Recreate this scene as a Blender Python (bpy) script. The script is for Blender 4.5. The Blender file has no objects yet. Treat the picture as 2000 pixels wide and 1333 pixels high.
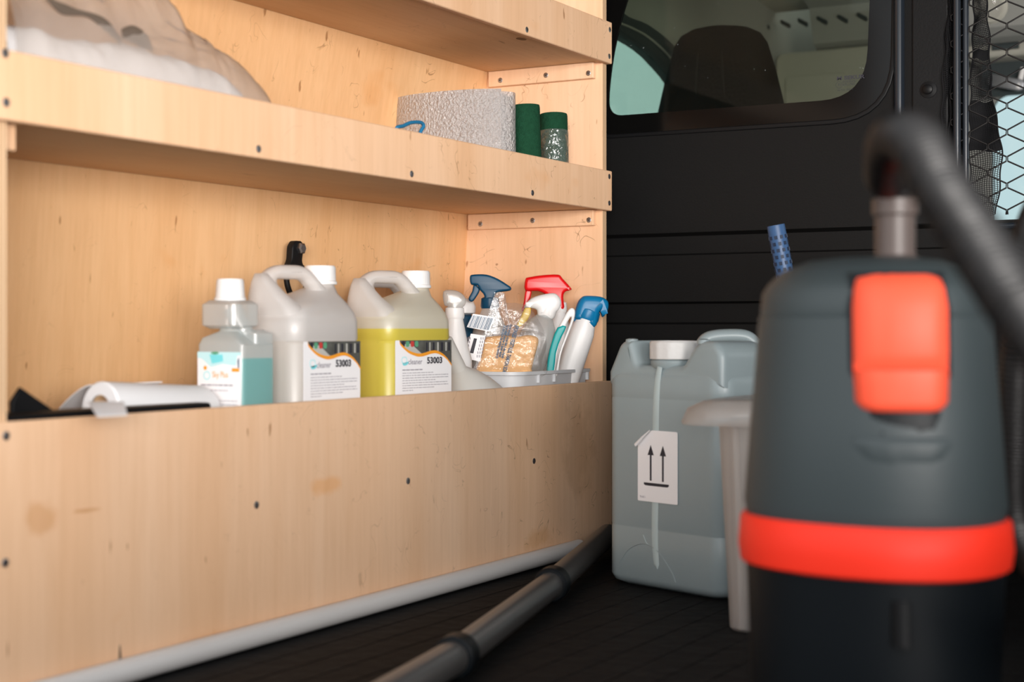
import bpy, bmesh, math, random
from mathutils import Vector, Matrix
PI = math.pi
random.seed(7)
S = bpy.context.scene
C = S.collection

# ------------------------------------------------------------------ camera, world, exposure
F = 3010.0                      # focal length in pixels of the 2000 px wide frame
YAW = math.radians(29.6)
CS, SN = math.cos(YAW), math.sin(YAW)
EYE = 0.36                      # lens height over the load floor
HOR = 640.0
cam = bpy.data.cameras.new('camera'); cam_o = bpy.data.objects.new('camera', cam); C.objects.link(cam_o)
cam.sensor_width = 36; cam.lens = F / 2000 * 36
cam.shift_y = -(666.5 - HOR) / 2000.0
cam_o.location = (0, 0, EYE); cam_o.rotation_euler = (PI / 2, 0, YAW)
cam.dof.use_dof = True; cam.dof.focus_distance = 2.4; cam.dof.aperture_fstop = 4.0
cam.clip_start = 0.02
S.camera = cam_o
w = bpy.data.worlds.new('sky'); S.world = w; w.use_nodes = True
nt = w.node_tree; nt.nodes.clear()
tc = nt.nodes.new('ShaderNodeTexCoord'); sep = nt.nodes.new('ShaderNodeSeparateXYZ')
cr = nt.nodes.new('ShaderNodeValToRGB'); bg = nt.nodes.new('ShaderNodeBackground'); wo = nt.nodes.new('ShaderNodeOutputWorld')
mr = nt.nodes.new('ShaderNodeMapRange'); mr.inputs[1].default_value = -0.1; mr.inputs[2].default_value = 0.9
e = cr.color_ramp.elements
e[0].position = 0.0; e[0].color = (0.16, 0.15, 0.14, 1)
e[1].position = 1.0; e[1].color = (0.92, 0.96, 1.0, 1)
k = e.new(0.10); k.color = (0.30, 0.29, 0.28, 1)
k = e.new(0.13); k.color = (0.80, 0.83, 0.85, 1)
nt.links.new(tc.outputs['Generated'], sep.inputs[0]); nt.links.new(sep.outputs[2], mr.inputs[0])
nt.links.new(mr.outputs[0], cr.inputs[0]); nt.links.new(cr.outputs[0], bg.inputs[0]); nt.links.new(bg.outputs[0], wo.inputs[0])
bg.inputs[1].default_value = 2.0
S.view_settings.view_transform = 'Standard'; S.view_settings.look = 'None'
S.view_settings.exposure = 0.12; S.view_settings.gamma = 1.0; S.view_settings.use_curve_mapping = False
# big soft window light of the bright sky standing in the open rear doors
ar = bpy.data.lights.new('daylight', 'AREA'); ar.shape = 'RECTANGLE'; ar.size = 3.6; ar.size_y = 1.3
ar.energy = 525; ar.color = (1.0, 0.95, 0.905)
aro = bpy.data.objects.new('daylight', ar); C.objects.link(aro)
aro.location = (2.7, -2.9, 0.58)
aro.rotation_euler = (Vector((-1.0, 1.5, 0.45)) - Vector(aro.location)).to_track_quat('-Z', 'Y').to_euler()

# ------------------------------------------------------------------ where things stand
def ray(px, py):
    u = (px - 1000) / F; v = (HOR - py) / F
    return Vector((-SN + u * CS, CS + u * SN, v))
EY = Vector((0, 0, EYE))
def at_x(px, py, X): r = ray(px, py); return EY + r * (X / r.x)
def at_y(px, py, Y): r = ray(px, py); return EY + r * (Y / r.y)
def at_z(px, py, Z): r = ray(px, py); return EY + r * ((Z - EYE) / r.z)
def at_d(px, py, D): return EY + ray(px, py) * D

# ------------------------------------------------------------------ materials
def mat(name, col, rough=0.5, metal=0.0, spec=0.5, bump=0, bscale=60, vary=0, vscale=8, coat=0, sheen=0, bdist=0.002, trans=0, alpha=1):
    m = bpy.data.materials.new(name); m.use_nodes = True
    n = m.node_tree; b = n.nodes['Principled BSDF']
    b.inputs['Base Color'].default_value = (*col, 1); b.inputs['Roughness'].default_value = rough
    b.inputs['Metallic'].default_value = metal; b.inputs['Specular IOR Level'].default_value = spec
    b.inputs['Coat Weight'].default_value = coat; b.inputs['Sheen Weight'].default_value = sheen
    b.inputs['Alpha'].default_value = alpha
    t = n.nodes.new('ShaderNodeTexCoord')
    if vary:
        no = n.nodes.new('ShaderNodeTexNoise'); no.inputs['Scale'].default_value = vscale; no.inputs['Detail'].default_value = 5
        mx = n.nodes.new('ShaderNodeMix'); mx.data_type = 'RGBA'
        mx.inputs[6].default_value = tuple(c * (1 - vary) for c in col) + (1,)
        mx.inputs[7].default_value = tuple(min(1, c * (1 + vary)) for c in col) + (1,)
        n.links.new(t.outputs['Object'], no.inputs['Vector']); n.links.new(no.outputs[0], mx.inputs[0]); n.links.new(mx.outputs[2], b.inputs['Base Color'])
    if bump:
        no = n.nodes.new('ShaderNodeTexNoise'); no.inputs['Scale'].default_value = bscale; no.inputs['Detail'].default_value = 4
        bu = n.nodes.new('ShaderNodeBump'); bu.inputs['Strength'].default_value = bump; bu.inputs['Distance'].default_value = bdist
        n.links.new(t.outputs['Object'], no.inputs['Vector']); n.links.new(no.outputs[0], bu.inputs['Height']); n.links.new(bu.outputs[0], b.inputs['Normal'])
    return m

def wood(name, base, grain=(0, 0, 1), wear=1.0, seed=0.0, spots=()):
    """birch plywood face: fine streaks along the grain, cloudy figure, small dark nicks and scratches"""
    m = bpy.data.materials.new(name); m.use_nodes = True
    n = m.node_tree; L = n.links.new; b = n.nodes['Principled BSDF']
    geo = n.nodes.new('ShaderNodeNewGeometry')
    def mapped(sx, sy, sz, off=0):
        mp = n.nodes.new('ShaderNodeMapping'); mp.inputs['Scale'].default_value = (sx, sy, sz)
        mp.inputs['Location'].default_value = (seed + off, seed * 1.7 + off, seed * 0.6)
        L(geo.outputs['Position'], mp.inputs[0]); return mp
    def noise(mp, sc, det=4, rough=0.6, dist=0):
        q = n.nodes.new('ShaderNodeTexNoise'); q.inputs['Scale'].default_value = sc; q.inputs['Detail'].default_value = det
        q.inputs['Roughness'].default_value = rough; q.inputs['Distortion'].default_value = dist; L(mp.outputs[0], q.inputs['Vector']); return q
    def ramp(src, p0, c0, p1, c1):
        r = n.nodes.new('ShaderNodeValToRGB'); r.color_ramp.elements[0].position = p0; r.color_ramp.elements[1].position = p1
        r.color_ramp.elements[0].color = (*c0, 1); r.color_ramp.elements[1].color = (*c1, 1); L(src, r.inputs[0]); return r
    def mult(a, bb, fac=1.0):
        x = n.nodes.new('ShaderNodeMix'); x.data_type = 'RGBA'; x.blend_type = 'MULTIPLY'; x.inputs[0].default_value = fac
        L(a, x.inputs[6]); L(bb, x.inputs[7]); return x.outputs[2]
    gs = 0.06 if grain[2] else 1.0; gy = 0.06 if grain[1] else 1.0
    m1 = mapped(1, gy, gs)
    fine = noise(m1, 130, 3, 0.6)
    broad = noise(m1, 11, 4, 0.55, 0.6)
    m2 = mapped(1, 1, 0.45 if grain[2] else 1, 3.1)
    cloud = noise(m2, 3.2, 3, 0.5)
    dark = tuple(c * q for c, q in zip(base, (0.93, 0.87, 0.80)))
    rgb = ramp(broad.outputs[0], 0.30, dark, 0.68, base)
    f2 = ramp(fine.outputs[0], 0.30, (0.94, 0.92, 0.89), 0.62, (1, 1, 1))
    cl = ramp(cloud.outputs[0], 0.32, (0.95, 0.89, 0.81), 0.66, (1.0, 1.0, 1.0))
    col = mult(mult(rgb.outputs[0], f2.outputs[0]), cl.outputs[0])
    # nicks: short dark flecks along the grain
    m3 = mapped(1, gy * 3 if grain[1] else 1, 0.28 if grain[2] else 1, 7.7)
    ni = noise(m3, 75, 2, 0.5)
    nick = ramp(ni.outputs[0], 0.755 - 0.03 * wear, (1, 1, 1), 0.80 - 0.03 * wear, (0.42, 0.30, 0.20))
    col = mult(col, nick.outputs[0], 0.75)
    # hair scratches, worst where goods slide against the board (far end)
    m4 = mapped(1, 1, 1, 11.0)
    wn = noise(m4, 16, 2, 0.5, 1.5)
    sc = ramp(wn.outputs[0], 0.4935, (1, 1, 1), 0.5065, (1, 1, 1))
    mid = sc.color_ramp.elements.new(0.50); mid.color = (0.30, 0.22, 0.16, 1)
    msk = noise(mapped(1, 1, 1, 5.0), 26, 2, 0.5)
    mk = ramp(msk.outputs[0], 0.52, (0, 0, 0), 0.62, (1, 1, 1))
    far = n.nodes.new('ShaderNodeSeparateXYZ'); L(geo.outputs['Position'], far.inputs[0])
    fr = n.nodes.new('ShaderNodeMapRange'); fr.inputs[1].default_value = 1.2; fr.inputs[2].default_value = 2.3; fr.inputs[3].default_value = 0.05; fr.inputs[4].default_value = 0.9 * wear
    L(far.outputs[1], fr.inputs[0])
    mm = n.nodes.new('ShaderNodeMath'); mm.operation = 'MULTIPLY'; L(mk.outputs[0], mm.inputs[0]); L(fr.outputs[0], mm.inputs[1])
    x = n.nodes.new('ShaderNodeMix'); x.data_type = 'RGBA'; x.blend_type = 'MULTIPLY'; L(mm.outputs[0], x.inputs[0]); L(col, x.inputs[6]); L(sc.outputs[0], x.inputs[7])
    # brown water stains
    st = noise(mapped(1, 1, 1.6, 21.0), 5.0, 3, 0.55)
    sr = ramp(st.outputs[0], 0.66, (1, 1, 1), 0.76, (0.93, 0.78, 0.60))
    out = mult(x.outputs[2], sr.outputs[0], 0.8)
    for (sx_, sy_, sz_), (ry, rz_), sc_ in spots:      # stains with a place of their own
        mp = n.nodes.new('ShaderNodeMapping'); mp.vector_type = 'TEXTURE'; mp.inputs['Location'].default_value = (sx_, sy_, sz_); mp.inputs['Scale'].default_value = (0.03, ry, rz_)
        L(geo.outputs['Position'], mp.inputs[0])
        wob = n.nodes.new('ShaderNodeVectorMath'); wob.operation = 'LENGTH'
        ad_ = n.nodes.new('ShaderNodeVectorMath'); ad_.operation = 'ADD'; dn = noise(mapped(1, 1, 1, 2.0), 30, 4, 0.6)
        L(mp.outputs[0], ad_.inputs[0]); sub_ = n.nodes.new('ShaderNodeVectorMath'); sub_.operation = 'MULTIPLY_ADD'; sub_.inputs[1].default_value = (1.6, 1.6, 1.6); sub_.inputs[2].default_value = (-0.8, -0.8, -0.8)
        L(dn.outputs[1], sub_.inputs[0]); L(sub_.outputs[0], ad_.inputs[1]); L(ad_.outputs[0], wob.inputs[0])
        rr_ = ramp(wob.outputs['Value'], 0.5, sc_, 1.05, (1, 1, 1)); out = mult(out, rr_.outputs[0], 0.9)
    L(out, b.inputs['Base Color']); b.inputs['Roughness'].default_value = 0.55; b.inputs['Specular IOR Level'].default_value = 0.35
    bu = n.nodes.new('ShaderNodeBump'); bu.inputs['Strength'].default_value = 0.12; bu.inputs['Distance'].default_value = 0.001
    L(fine.outputs[0], bu.inputs['Height']); L(bu.outputs[0], b.inputs['Normal'])
    return m

def plyedge(name):
    m = bpy.data.materials.new(name); m.use_nodes = True; n = m.node_tree; b = n.nodes['Principled BSDF']
    geo = n.nodes.new('ShaderNodeNewGeometry'); sp = n.nodes.new('ShaderNodeSeparateXYZ'); n.links.new(geo.outputs['Position'], sp.inputs[0])
    ma = n.nodes.new('ShaderNodeMath'); ma.operation = 'MULTIPLY'; ma.inputs[1].default_value = 1 / 0.0046; n.links.new(sp.outputs[1], ma.inputs[0])
    fr = n.nodes.new('ShaderNodeMath'); fr.operation = 'FRACT'; n.links.new(ma.outputs[0], fr.inputs[0])
    r = n.nodes.new('ShaderNodeValToRGB'); r.color_ramp.elements[0].position = 0.25; r.color_ramp.elements[1].position = 0.45
    r.color_ramp.elements[0].color = (0.36, 0.20, 0.10, 1); r.color_ramp.elements[1].color = (0.72, 0.50, 0.31, 1)
    n.links.new(fr.outputs[0], r.inputs[0]); n.links.new(r.outputs[0], b.inputs['Base Color']); b.inputs['Roughness'].default_value = 0.7
    return m

def milky(name, col, trans=0.35, transl=0.4, rough=0.35, gloss=0.08, bump=0, bscale=40):
    """blow-moulded or film plastic: scatters, lets light and some view through"""
    m = bpy.data.materials.new(name); m.use_nodes = True; n = m.node_tree; n.nodes.clear(); L = n.links.new
    o = n.nodes.new('ShaderNodeOutputMaterial'); d = n.nodes.new('ShaderNodeBsdfDiffuse'); t = n.nodes.new('ShaderNodeBsdfTranslucent')
    tr = n.nodes.new('ShaderNodeBsdfTransparent'); g = n.nodes.new('ShaderNodeBsdfGlossy'); g.inputs['Roughness'].default_value = rough
    d.inputs[0].default_value = (*col, 1); t.inputs[0].default_value = (*col, 1); tr.inputs[0].default_value = (0.97, 0.97, 0.97, 1)
    a = n.nodes.new('ShaderNodeMixShader'); a.inputs[0].default_value = transl; L(d.outputs[0], a.inputs[1]); L(t.outputs[0], a.inputs[2])
    c = n.nodes.new('ShaderNodeMixShader'); c.inputs[0].default_value = trans; L(a.outputs[0], c.inputs[1]); L(tr.outputs[0], c.inputs[2])
    f = n.nodes.new('ShaderNodeLayerWeight'); f.inputs[0].default_value = 0.5
    pw = n.nodes.new('ShaderNodeMath'); pw.operation = 'POWER'; pw.inputs[1].default_value = 4.5; L(f.outputs['Facing'], pw.inputs[0])
    ad = n.nodes.new('ShaderNodeMath'); ad.operation = 'MULTIPLY_ADD'; ad.inputs[1].default_value = 0.6; ad.inputs[2].default_value = 0.035 + gloss * 0.3; L(pw.outputs[0], ad.inputs[0])
    q = n.nodes.new('ShaderNodeMixShader'); L(ad.outputs[0], q.inputs[0]); L(c.outputs[0], q.inputs[1]); L(g.outputs[0], q.inputs[2])
    if bump:
        tcn = n.nodes.new('ShaderNodeTexCoord'); no = n.nodes.new('ShaderNodeTexNoise'); no.inputs['Scale'].default_value = bscale; no.inputs['Detail'].default_value = 4
        bu = n.nodes.new('ShaderNodeBump'); bu.inputs['Strength'].default_value = bump; bu.inputs['Distance'].default_value = 0.01
        L(tcn.outputs['Object'], no.inputs['Vector']); L(no.outputs[0], bu.inputs['Height'])
        L(bu.outputs[0], g.inputs['Normal']); L(bu.outputs[0], f.inputs['Normal']); L(bu.outputs[0], d.inputs['Normal'])
    L(q.outputs[0], o.inputs[0]); return m

def glassy(name, tint, refl=1.0, rough=0.0, dirt=0):
    m = bpy.data.materials.new(name); m.use_nodes = True; n = m.node_tree; n.nodes.clear(); L = n.links.new
    o = n.nodes.new('ShaderNodeOutputMaterial'); tr = n.nodes.new('ShaderNodeBsdfTransparent'); g = n.nodes.new('ShaderNodeBsdfGlossy')
    tr.inputs[0].default_value = (*tint, 1); g.inputs['Roughness'].default_value = rough
    f = n.nodes.new('ShaderNodeLayerWeight'); f.inputs[0].default_value = 0.5
    pw = n.nodes.new('ShaderNodeMath'); pw.operation = 'POWER'; pw.inputs[1].default_value = 5; L(f.outputs['Facing'], pw.inputs[0])
    mu = n.nodes.new('ShaderNodeMath'); mu.operation = 'MULTIPLY_ADD'; mu.inputs[1].default_value = 0.8 * refl; mu.inputs[2].default_value = 0.035 * refl; L(pw.outputs[0], mu.inputs[0])
    q = n.nodes.new('ShaderNodeMixShader'); L(mu.outputs[0], q.inputs[0]); L(tr.outputs[0], q.inputs[1]); L(g.outputs[0], q.inputs[2])
    out = q.outputs[0]
    if dirt:
        geo = n.nodes.new('ShaderNodeNewGeometry'); no = n.nodes.new('ShaderNodeTexNoise'); no.inputs['Scale'].default_value = 150; no.inputs['Detail'].default_value = 2
        L(geo.outputs['Position'], no.inputs['Vector'])
        r = n.nodes.new('ShaderNodeValToRGB'); r.color_ramp.elements[0].position = 0.76; r.color_ramp.elements[1].position = 0.84
        r.color_ramp.elements[0].color = (0.002, 0.002, 0.002, 1); r.color_ramp.elements[1].color = (dirt, dirt, dirt, 1); L(no.outputs[0], r.inputs[0])
        d = n.nodes.new('ShaderNodeBsdfDiffuse'); d.inputs[0].default_value = (0.55, 0.62, 0.62, 1)
        q2 = n.nodes.new('ShaderNodeMixShader'); L(r.outputs[0], q2.inputs[0]); L(out, q2.inputs[1]); L(d.outputs[0], q2.inputs[2]); out = q2.outputs[0]
    L(out, o.inputs[0]); return m

WB = (0.86, 0.585, 0.395)
def filled(m, col, level):
    """tints a see-through shell where liquid stands against its inside, up to the level (object z)"""
    n = m.node_tree; tcn = n.nodes.new('ShaderNodeTexCoord'); sp = n.nodes.new('ShaderNodeSeparateXYZ'); n.links.new(tcn.outputs['Object'], sp.inputs[0])
    mr_ = n.nodes.new('ShaderNodeMapRange'); mr_.inputs[1].default_value = level - 0.0008; mr_.inputs[2].default_value = level + 0.0008; n.links.new(sp.outputs[2], mr_.inputs[0])
    mx = n.nodes.new('ShaderNodeMix'); mx.data_type = 'RGBA'; mx.inputs[6].default_value = (*col, 1)
    for q in list(n.nodes):
        if q.type in ('BSDF_DIFFUSE', 'BSDF_TRANSLUCENT'):
            mx.inputs[7].default_value = q.inputs[0].default_value; n.links.new(mx.outputs[2], q.inputs[0])
    n.links.new(mr_.outputs[0], mx.inputs[0]); return m

M = dict(
    jugyellow=filled(milky('jug_plastic_yellow_fill', (0.88, 0.84, 0.72), trans=0.22, transl=0.35), (0.88, 0.76, 0.13), 0.193),
    jugclear=filled(milky('jug_plastic_clear_fill', (0.86, 0.83, 0.81), trans=0.25, transl=0.35), (0.80, 0.75, 0.70), 0.178),
    bottleteal=filled(milky('bottle_plastic_teal_fill', (0.80, 0.84, 0.84), trans=0.40, transl=0.4, rough=0.2), (0.42, 0.75, 0.74), 0.158),
    ply=wood('birch_plywood', WB, wear=1.0, seed=1.3, spots=(
        (tuple(at_x(637, 950, -1.12)), (0.038, 0.014), (0.97, 0.82, 0.64)), (tuple(at_x(80, 1010, -1.12)), (0.022, 0.020), (0.86, 0.76, 0.64)),
        (tuple(at_x(168, 998, -1.12)), (0.022, 0.003), (0.80, 0.68, 0.56)), (tuple(at_x(420, 1270, -1.12)), (0.07, 0.02), (0.93, 0.80, 0.60)),
        (tuple(at_x(1130, 880, -1.12)), (0.06, 0.09), (0.84, 0.80, 0.76)), (tuple(at_x(1050, 1055, -1.12)), (0.05, 0.020), (0.88, 0.80, 0.68)))),
    plyback=wood('plywood_back', (0.86, 0.55, 0.30), wear=1.1, seed=4.9),
    plyshelf=wood('plywood_shelf', (0.74, 0.52, 0.32), grain=(0, 1, 0), wear=0.6, seed=9.2),
    edge=plyedge('plywood_edge'),
    steel=mat('screw_steel', (0.42, 0.43, 0.46), 0.35, 1.0),
    hole=mat('screw_recess', (0.03, 0.03, 0.035), 0.8),
    black=mat('black_plastic', (0.0055, 0.0055, 0.006), 0.5, spec=0.2, bump=0.15, bscale=300),
    bulk=mat('bulkhead_black', (0.0042, 0.0040, 0.0040), 0.62, spec=0.18, bump=0.35, bscale=420, bdist=0.0006, vary=0.25, vscale=5),
    frit=mat('black_glass_border', (0.003, 0.003, 0.003), 0.15, spec=0.25),
    rubber=mat('rubber_seal', (0.005, 0.005, 0.0055), 0.45, spec=0.2),
    floor=mat('floor_liner', (0.0045, 0.0045, 0.005), 0.7, spec=0.12, bump=0.8, bscale=35, bdist=0.004, vary=0.5, vscale=20),
    vanmetal=mat('van_inner_paint', (0.04, 0.04, 0.042), 0.5),
    white=mat('white_plastic', (0.83, 0.81, 0.80), 0.38),
    whitepipe=mat('white_pipe_plastic', (0.62, 0.60, 0.59), 0.42, vary=0.06, vscale=6),
    greytube=mat('grey_wand_plastic', (0.075, 0.072, 0.070), 0.28, bump=0.05, bscale=90),
    can=mat('grey_green_can', (0.275, 0.330, 0.345), 0.34, bump=0.08, bscale=120, vary=0.06, vscale=9),
    canlight=mat('pale_level_stripe', (0.46, 0.55, 0.56), 0.4),
    cancap=mat('off_white_cap', (0.66, 0.65, 0.64), 0.5, bump=0.3, bscale=150),
    paper=mat('white_paper', (0.84, 0.83, 0.84), 0.6),
    labelwhite=mat('label_white', (0.90, 0.885, 0.90), 0.45),
    ink=mat('black_ink', (0.02, 0.02, 0.03), 0.6),
    inkgrey=mat('grey_ink', (0.30, 0.28, 0.32), 0.6),
    inkblue=mat('navy_ink', (0.05, 0.12, 0.20), 0.6),
    photo=mat('label_photo_grey', (0.085, 0.085, 0.075), 0.5, vary=0.8, vscale=90),
    photolight=mat('label_photo_light', (0.50, 0.49, 0.45), 0.5),
    orange=mat('label_orange', (0.90, 0.34, 0.02), 0.5),
    red_ink=mat('label_red', (0.55, 0.05, 0.04), 0.5),
    green_ink=mat('label_green', (0.10, 0.35, 0.20), 0.5),
    cyan=mat('label_cyan', (0.20, 0.70, 0.76), 0.5),
    palecyan=mat('label_pale_cyan', (0.55, 0.82, 0.85), 0.5),
    jug=milky('natural_jug_plastic', (0.86, 0.83, 0.81), trans=0.30, transl=0.35),
    juggrey=milky('natural_jug_plastic_empty', (0.72, 0.72, 0.72), trans=0.22, transl=0.35),
    bottle=milky('clear_bottle_plastic', (0.80, 0.84, 0.84), trans=0.55, transl=0.4, rough=0.2),
    funnel=milky('funnel_plastic', (0.86, 0.84, 0.80), trans=0.06, transl=0.3),
    tub=milky('tub_plastic', (0.66, 0.60, 0.56), trans=0.42, transl=0.4, rough=0.3),
    yellow=milky('yellow_liquid', (0.90, 0.80, 0.06), trans=0.05, transl=0.5, gloss=0),
    clearliq=milky('clear_liquid', (0.78, 0.74, 0.71), trans=0.25, transl=0.5, gloss=0),
    teal_liq=milky('teal_liquid', (0.22, 0.66, 0.64), trans=0.15, transl=0.5, gloss=0),
    film=milky('clear_film', (0.80, 0.80, 0.80), trans=0.93, transl=0.5, rough=0.10, gloss=0.05, bump=0.5, bscale=55),
    bagfilm=milky('bag_film', (0.80, 0.70, 0.63), trans=0.60, transl=0.5, rough=0.28, gloss=0.1, bump=0.5, bscale=10),
    sleeve=milky('shrink_sleeve', (0.6, 0.65, 0.62), trans=0.80, transl=0.5, rough=0.12, gloss=0.35, bump=0.8, bscale=70),
    bubble=milky('bubble_film', (0.74, 0.71, 0.70), trans=0.22, transl=0.4, rough=0.18, gloss=0.5, bump=0.8, bscale=210),
    green=mat('green_scourer', (0.010, 0.052, 0.026), 0.95, bump=1.0, bscale=500, vary=0.35, vscale=160, spec=0.1),
    navy=mat('navy_plastic', (0.004, 0.055, 0.115), 0.38, spec=0.3),
    red=mat('red_plastic', (0.70, 0.006, 0.008), 0.28, spec=0.35),
    blue=mat('blue_plastic', (0.004, 0.17, 0.37), 0.32, spec=0.3),
    yel=mat('yellow_plastic', (0.85, 0.55, 0.03), 0.35),
    teal=mat('teal_rubber', (0.0, 0.36, 0.36), 0.42),
    bin=mat('light_grey_bin', (0.66, 0.67, 0.69), 0.4),
    sponge=mat('orange_sponge', (0.90, 0.50, 0.22), 0.9, bump=1.0, bscale=260, vary=0.16, vscale=130),
    cord=mat('blue_cord', (0.01, 0.15, 0.30), 0.6),
    vac=mat('vac_dark_grey', (0.034, 0.044, 0.047), 0.48, spec=0.35, bump=0.1, bscale=300),
    vacdark=mat('vac_black', (0.003, 0.0045, 0.006), 0.45, spec=0.2),
    vacred=mat('vac_red', (0.80, 0.030, 0.012), 0.5, spec=0.25),
    vaclatch=mat('vac_latch_orange', (0.82, 0.090, 0.042), 0.5, spec=0.3),
    hose=mat('hose_black', (0.012, 0.011, 0.011), 0.38, spec=0.35),
    hosegrey=mat('hose_grey', (0.07, 0.07, 0.072), 0.4),
    stem=mat('clear_grey_stem', (0.085, 0.066, 0.060), 0.4, spec=0.3),
    bluegrip=mat('blue_grip', (0.035, 0.085, 0.19), 0.4, spec=0.3),
    bluedark=mat('grip_slot_dark', (0.008, 0.02, 0.05), 0.6),
    net=mat('black_net', (0.007, 0.007, 0.008), 0.8, spec=0.15),
    wire=mat('painted_wire', (0.008, 0.007, 0.007), 0.55, spec=0.25),
    pole=mat('gloss_black_tube', (0.012, 0.016, 0.022), 0.18, spec=0.35),
    seat=mat('seat_fabric', (0.0035, 0.0045, 0.005), 0.9, spec=0.1, bump=0.6, bscale=150, vary=0.5, vscale=9),
    liner=mat('headliner_beige', (0.36, 0.35, 0.30), 0.85, bump=0.2, bscale=60),
    liner2=mat('cab_trim_grey', (0.26, 0.26, 0.24), 0.7),
    cabdark=mat('cab_seal_dark', (0.02, 0.03, 0.032), 0.5),
    sideglass=glassy('side_window_glass', (0.60, 0.73, 0.725)),
    screen=glassy('windscreen_glass', (0.56, 0.64, 0.645)),
    paneglass=glassy('bulkhead_glass', (0.68, 0.71, 0.65), refl=0.2, dirt=0.35),
    asphalt=mat('asphalt', (0.30, 0.285, 0.27), 0.9, vary=0.2),
    bagmark=milky('bag_print', (0.17, 0.13, 0.10), trans=0.35, transl=0.3),
    knot=mat('wood_knot', (0.22, 0.12, 0.05), 0.7),
    stain=mat('oil_smudge', (0.09, 0.06, 0.045), 0.8),
)

# ------------------------------------------------------------------ mesh tools
class MB:
    def __init__(s): s.b = bmesh.new()
    def box(s, lo, hi):
        x0, y0, z0 = lo; x1, y1, z1 = hi
        v = [s.b.verts.new(p) for p in ((x0, y0, z0), (x1, y0, z0), (x1, y1, z0), (x0, y1, z0), (x0, y0, z1), (x1, y0, z1), (x1, y1, z1), (x0, y1, z1))]
        for f in ((3, 2, 1, 0), (4, 5, 6, 7), (0, 1, 5, 4), (1, 2, 6, 5), (2, 3, 7, 6), (3, 0, 4, 7)): s.b.faces.new([v[i] for i in f])
        return s
    def hexa(s, pts):
        v = [s.b.verts.new(p) for p in pts]
        for f in ((3, 2, 1, 0), (4, 5, 6, 7), (0, 1, 5, 4), (1, 2, 6, 5), (2, 3, 7, 6), (3, 0, 4, 7)): s.b.faces.new([v[i] for i in f])
        return s
    def rings(s, rings, caps=(True, True), closed=True):
        R = [[s.b.verts.new(p) for p in r] for r in rings]
        for a, b in zip(R, R[1:]):
            n = len(a)
            for i in range(n if closed else n - 1):
                j = (i + 1) % n
                try: s.b.faces.new((a[i], a[j], b[j], b[i]))
                except ValueError: pass
        if caps[0]: s.b.faces.new(R[0][::-1])
        if caps[1]: s.b.faces.new(R[-1])
        return s
    def lathe(s, prof, n=32, c=(0, 0), caps=(True, True), ribs=None):
        rs = []
        for r, z in prof:
            ring = []
            for i in range(n):
                a = 2 * PI * i / n
                q = r * (1 + (ribs[1] * (0.5 + 0.5 * math.cos(ribs[0] * a)) if ribs and r > ribs[2] else 0))
                ring.append((c[0] + q * math.cos(a), c[1] + q * math.sin(a), z))
            rs.append(ring)
        return s.rings(rs, caps)
    def loft(s, secs, n=8, caps=(True, True)):
        """secs: (z, cx, cy, hx, hy, r) rounded rectangles"""
        rs = []
        for z, cx, cy, hx, hy, r in secs:
            r = min(r, hx * 0.999, hy * 0.999); ring = []
            for qx, qy, a0 in ((1, 1, 0), (-1, 1, PI / 2), (-1, -1, PI), (1, -1, 3 * PI / 2)):
                for i in range(n + 1):
                    a = a0 + PI / 2 * i / n
                    ring.append((cx + qx * (hx - r) + r * math.cos(a), cy + qy * (hy - r) + r * math.sin(a), z))
            rs.append(ring)
        return s.rings(rs, caps)
    def tube(s, path, rad, n=16, caps=(True, True), flat=None):
        P = [Vector(p) for p in path]; rs = []
        up = None
        for i, p in enumerate(P):
            t = (P[min(i + 1, len(P) - 1)] - P[max(i - 1, 0)]).normalized()
            if up is None:
                up = t.orthogonal().normalized() if flat is None else (Vector(flat) - t * t.dot(Vector(flat))).normalized()
            up = (up - t * up.dot(t)).normalized(); sd = t.cross(up)
            r = rad(i / (len(P) - 1)) if callable(rad) else rad
            ra, rb = r if isinstance(r, tuple) else (r, r)
            rs.append([p + up * ra * math.cos(2 * PI * k / n) + sd * rb * math.sin(2 * PI * k / n) for k in range(n)])
        return s.rings(rs, caps)
    def done(s, name, m, parent=None, smooth=35, base=None, T=None):
        bmesh.ops.recalc_face_normals(s.b, faces=s.b.faces)
        me = bpy.data.meshes.new(name)
        if T is not None: bmesh.ops.transform(s.b, matrix=T, verts=s.b.verts)
        if base is not None: bmesh.ops.translate(s.b, vec=-Vector(base), verts=s.b.verts)
        s.b.to_mesh(me); s.b.free()
        return link(name, me, m, parent, smooth)

def link(name, me, m, parent=None, smooth=35):
    o = bpy.data.objects.new(name, me); C.objects.link(o)
    for mm in (m if isinstance(m, (list, tuple)) else [m]): me.materials.append(M[mm] if isinstance(mm, str) else mm)
    if smooth:
        me.shade_smooth(); me.set_sharp_from_angle(angle=math.radians(smooth))
    if parent: o.parent = parent
    return o

def bevel(o, wd, seg=2):
    b = o.modifiers.new('bevel', 'BEVEL'); b.width = wd; b.segments = seg; b.limit_method = 'ANGLE'; b.angle_limit = math.radians(40)
    return o

def spline(P, n=8):
    P = [Vector(p) for p in P]; Q = [2 * P[0] - P[1]] + P + [2 * P[-1] - P[-2]]; out = []
    for i in range(1, len(Q) - 2):
        a, b, c, d = Q[i - 1:i + 3]
        for k in range(n):
            t = k / n
            out.append(0.5 * ((2 * b) + (c - a) * t + (2 * a - 5 * b + 4 * c - d) * t * t + (3 * b - a - 3 * c + d) * t ** 3))
    out.append(P[-1]); return out

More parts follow.
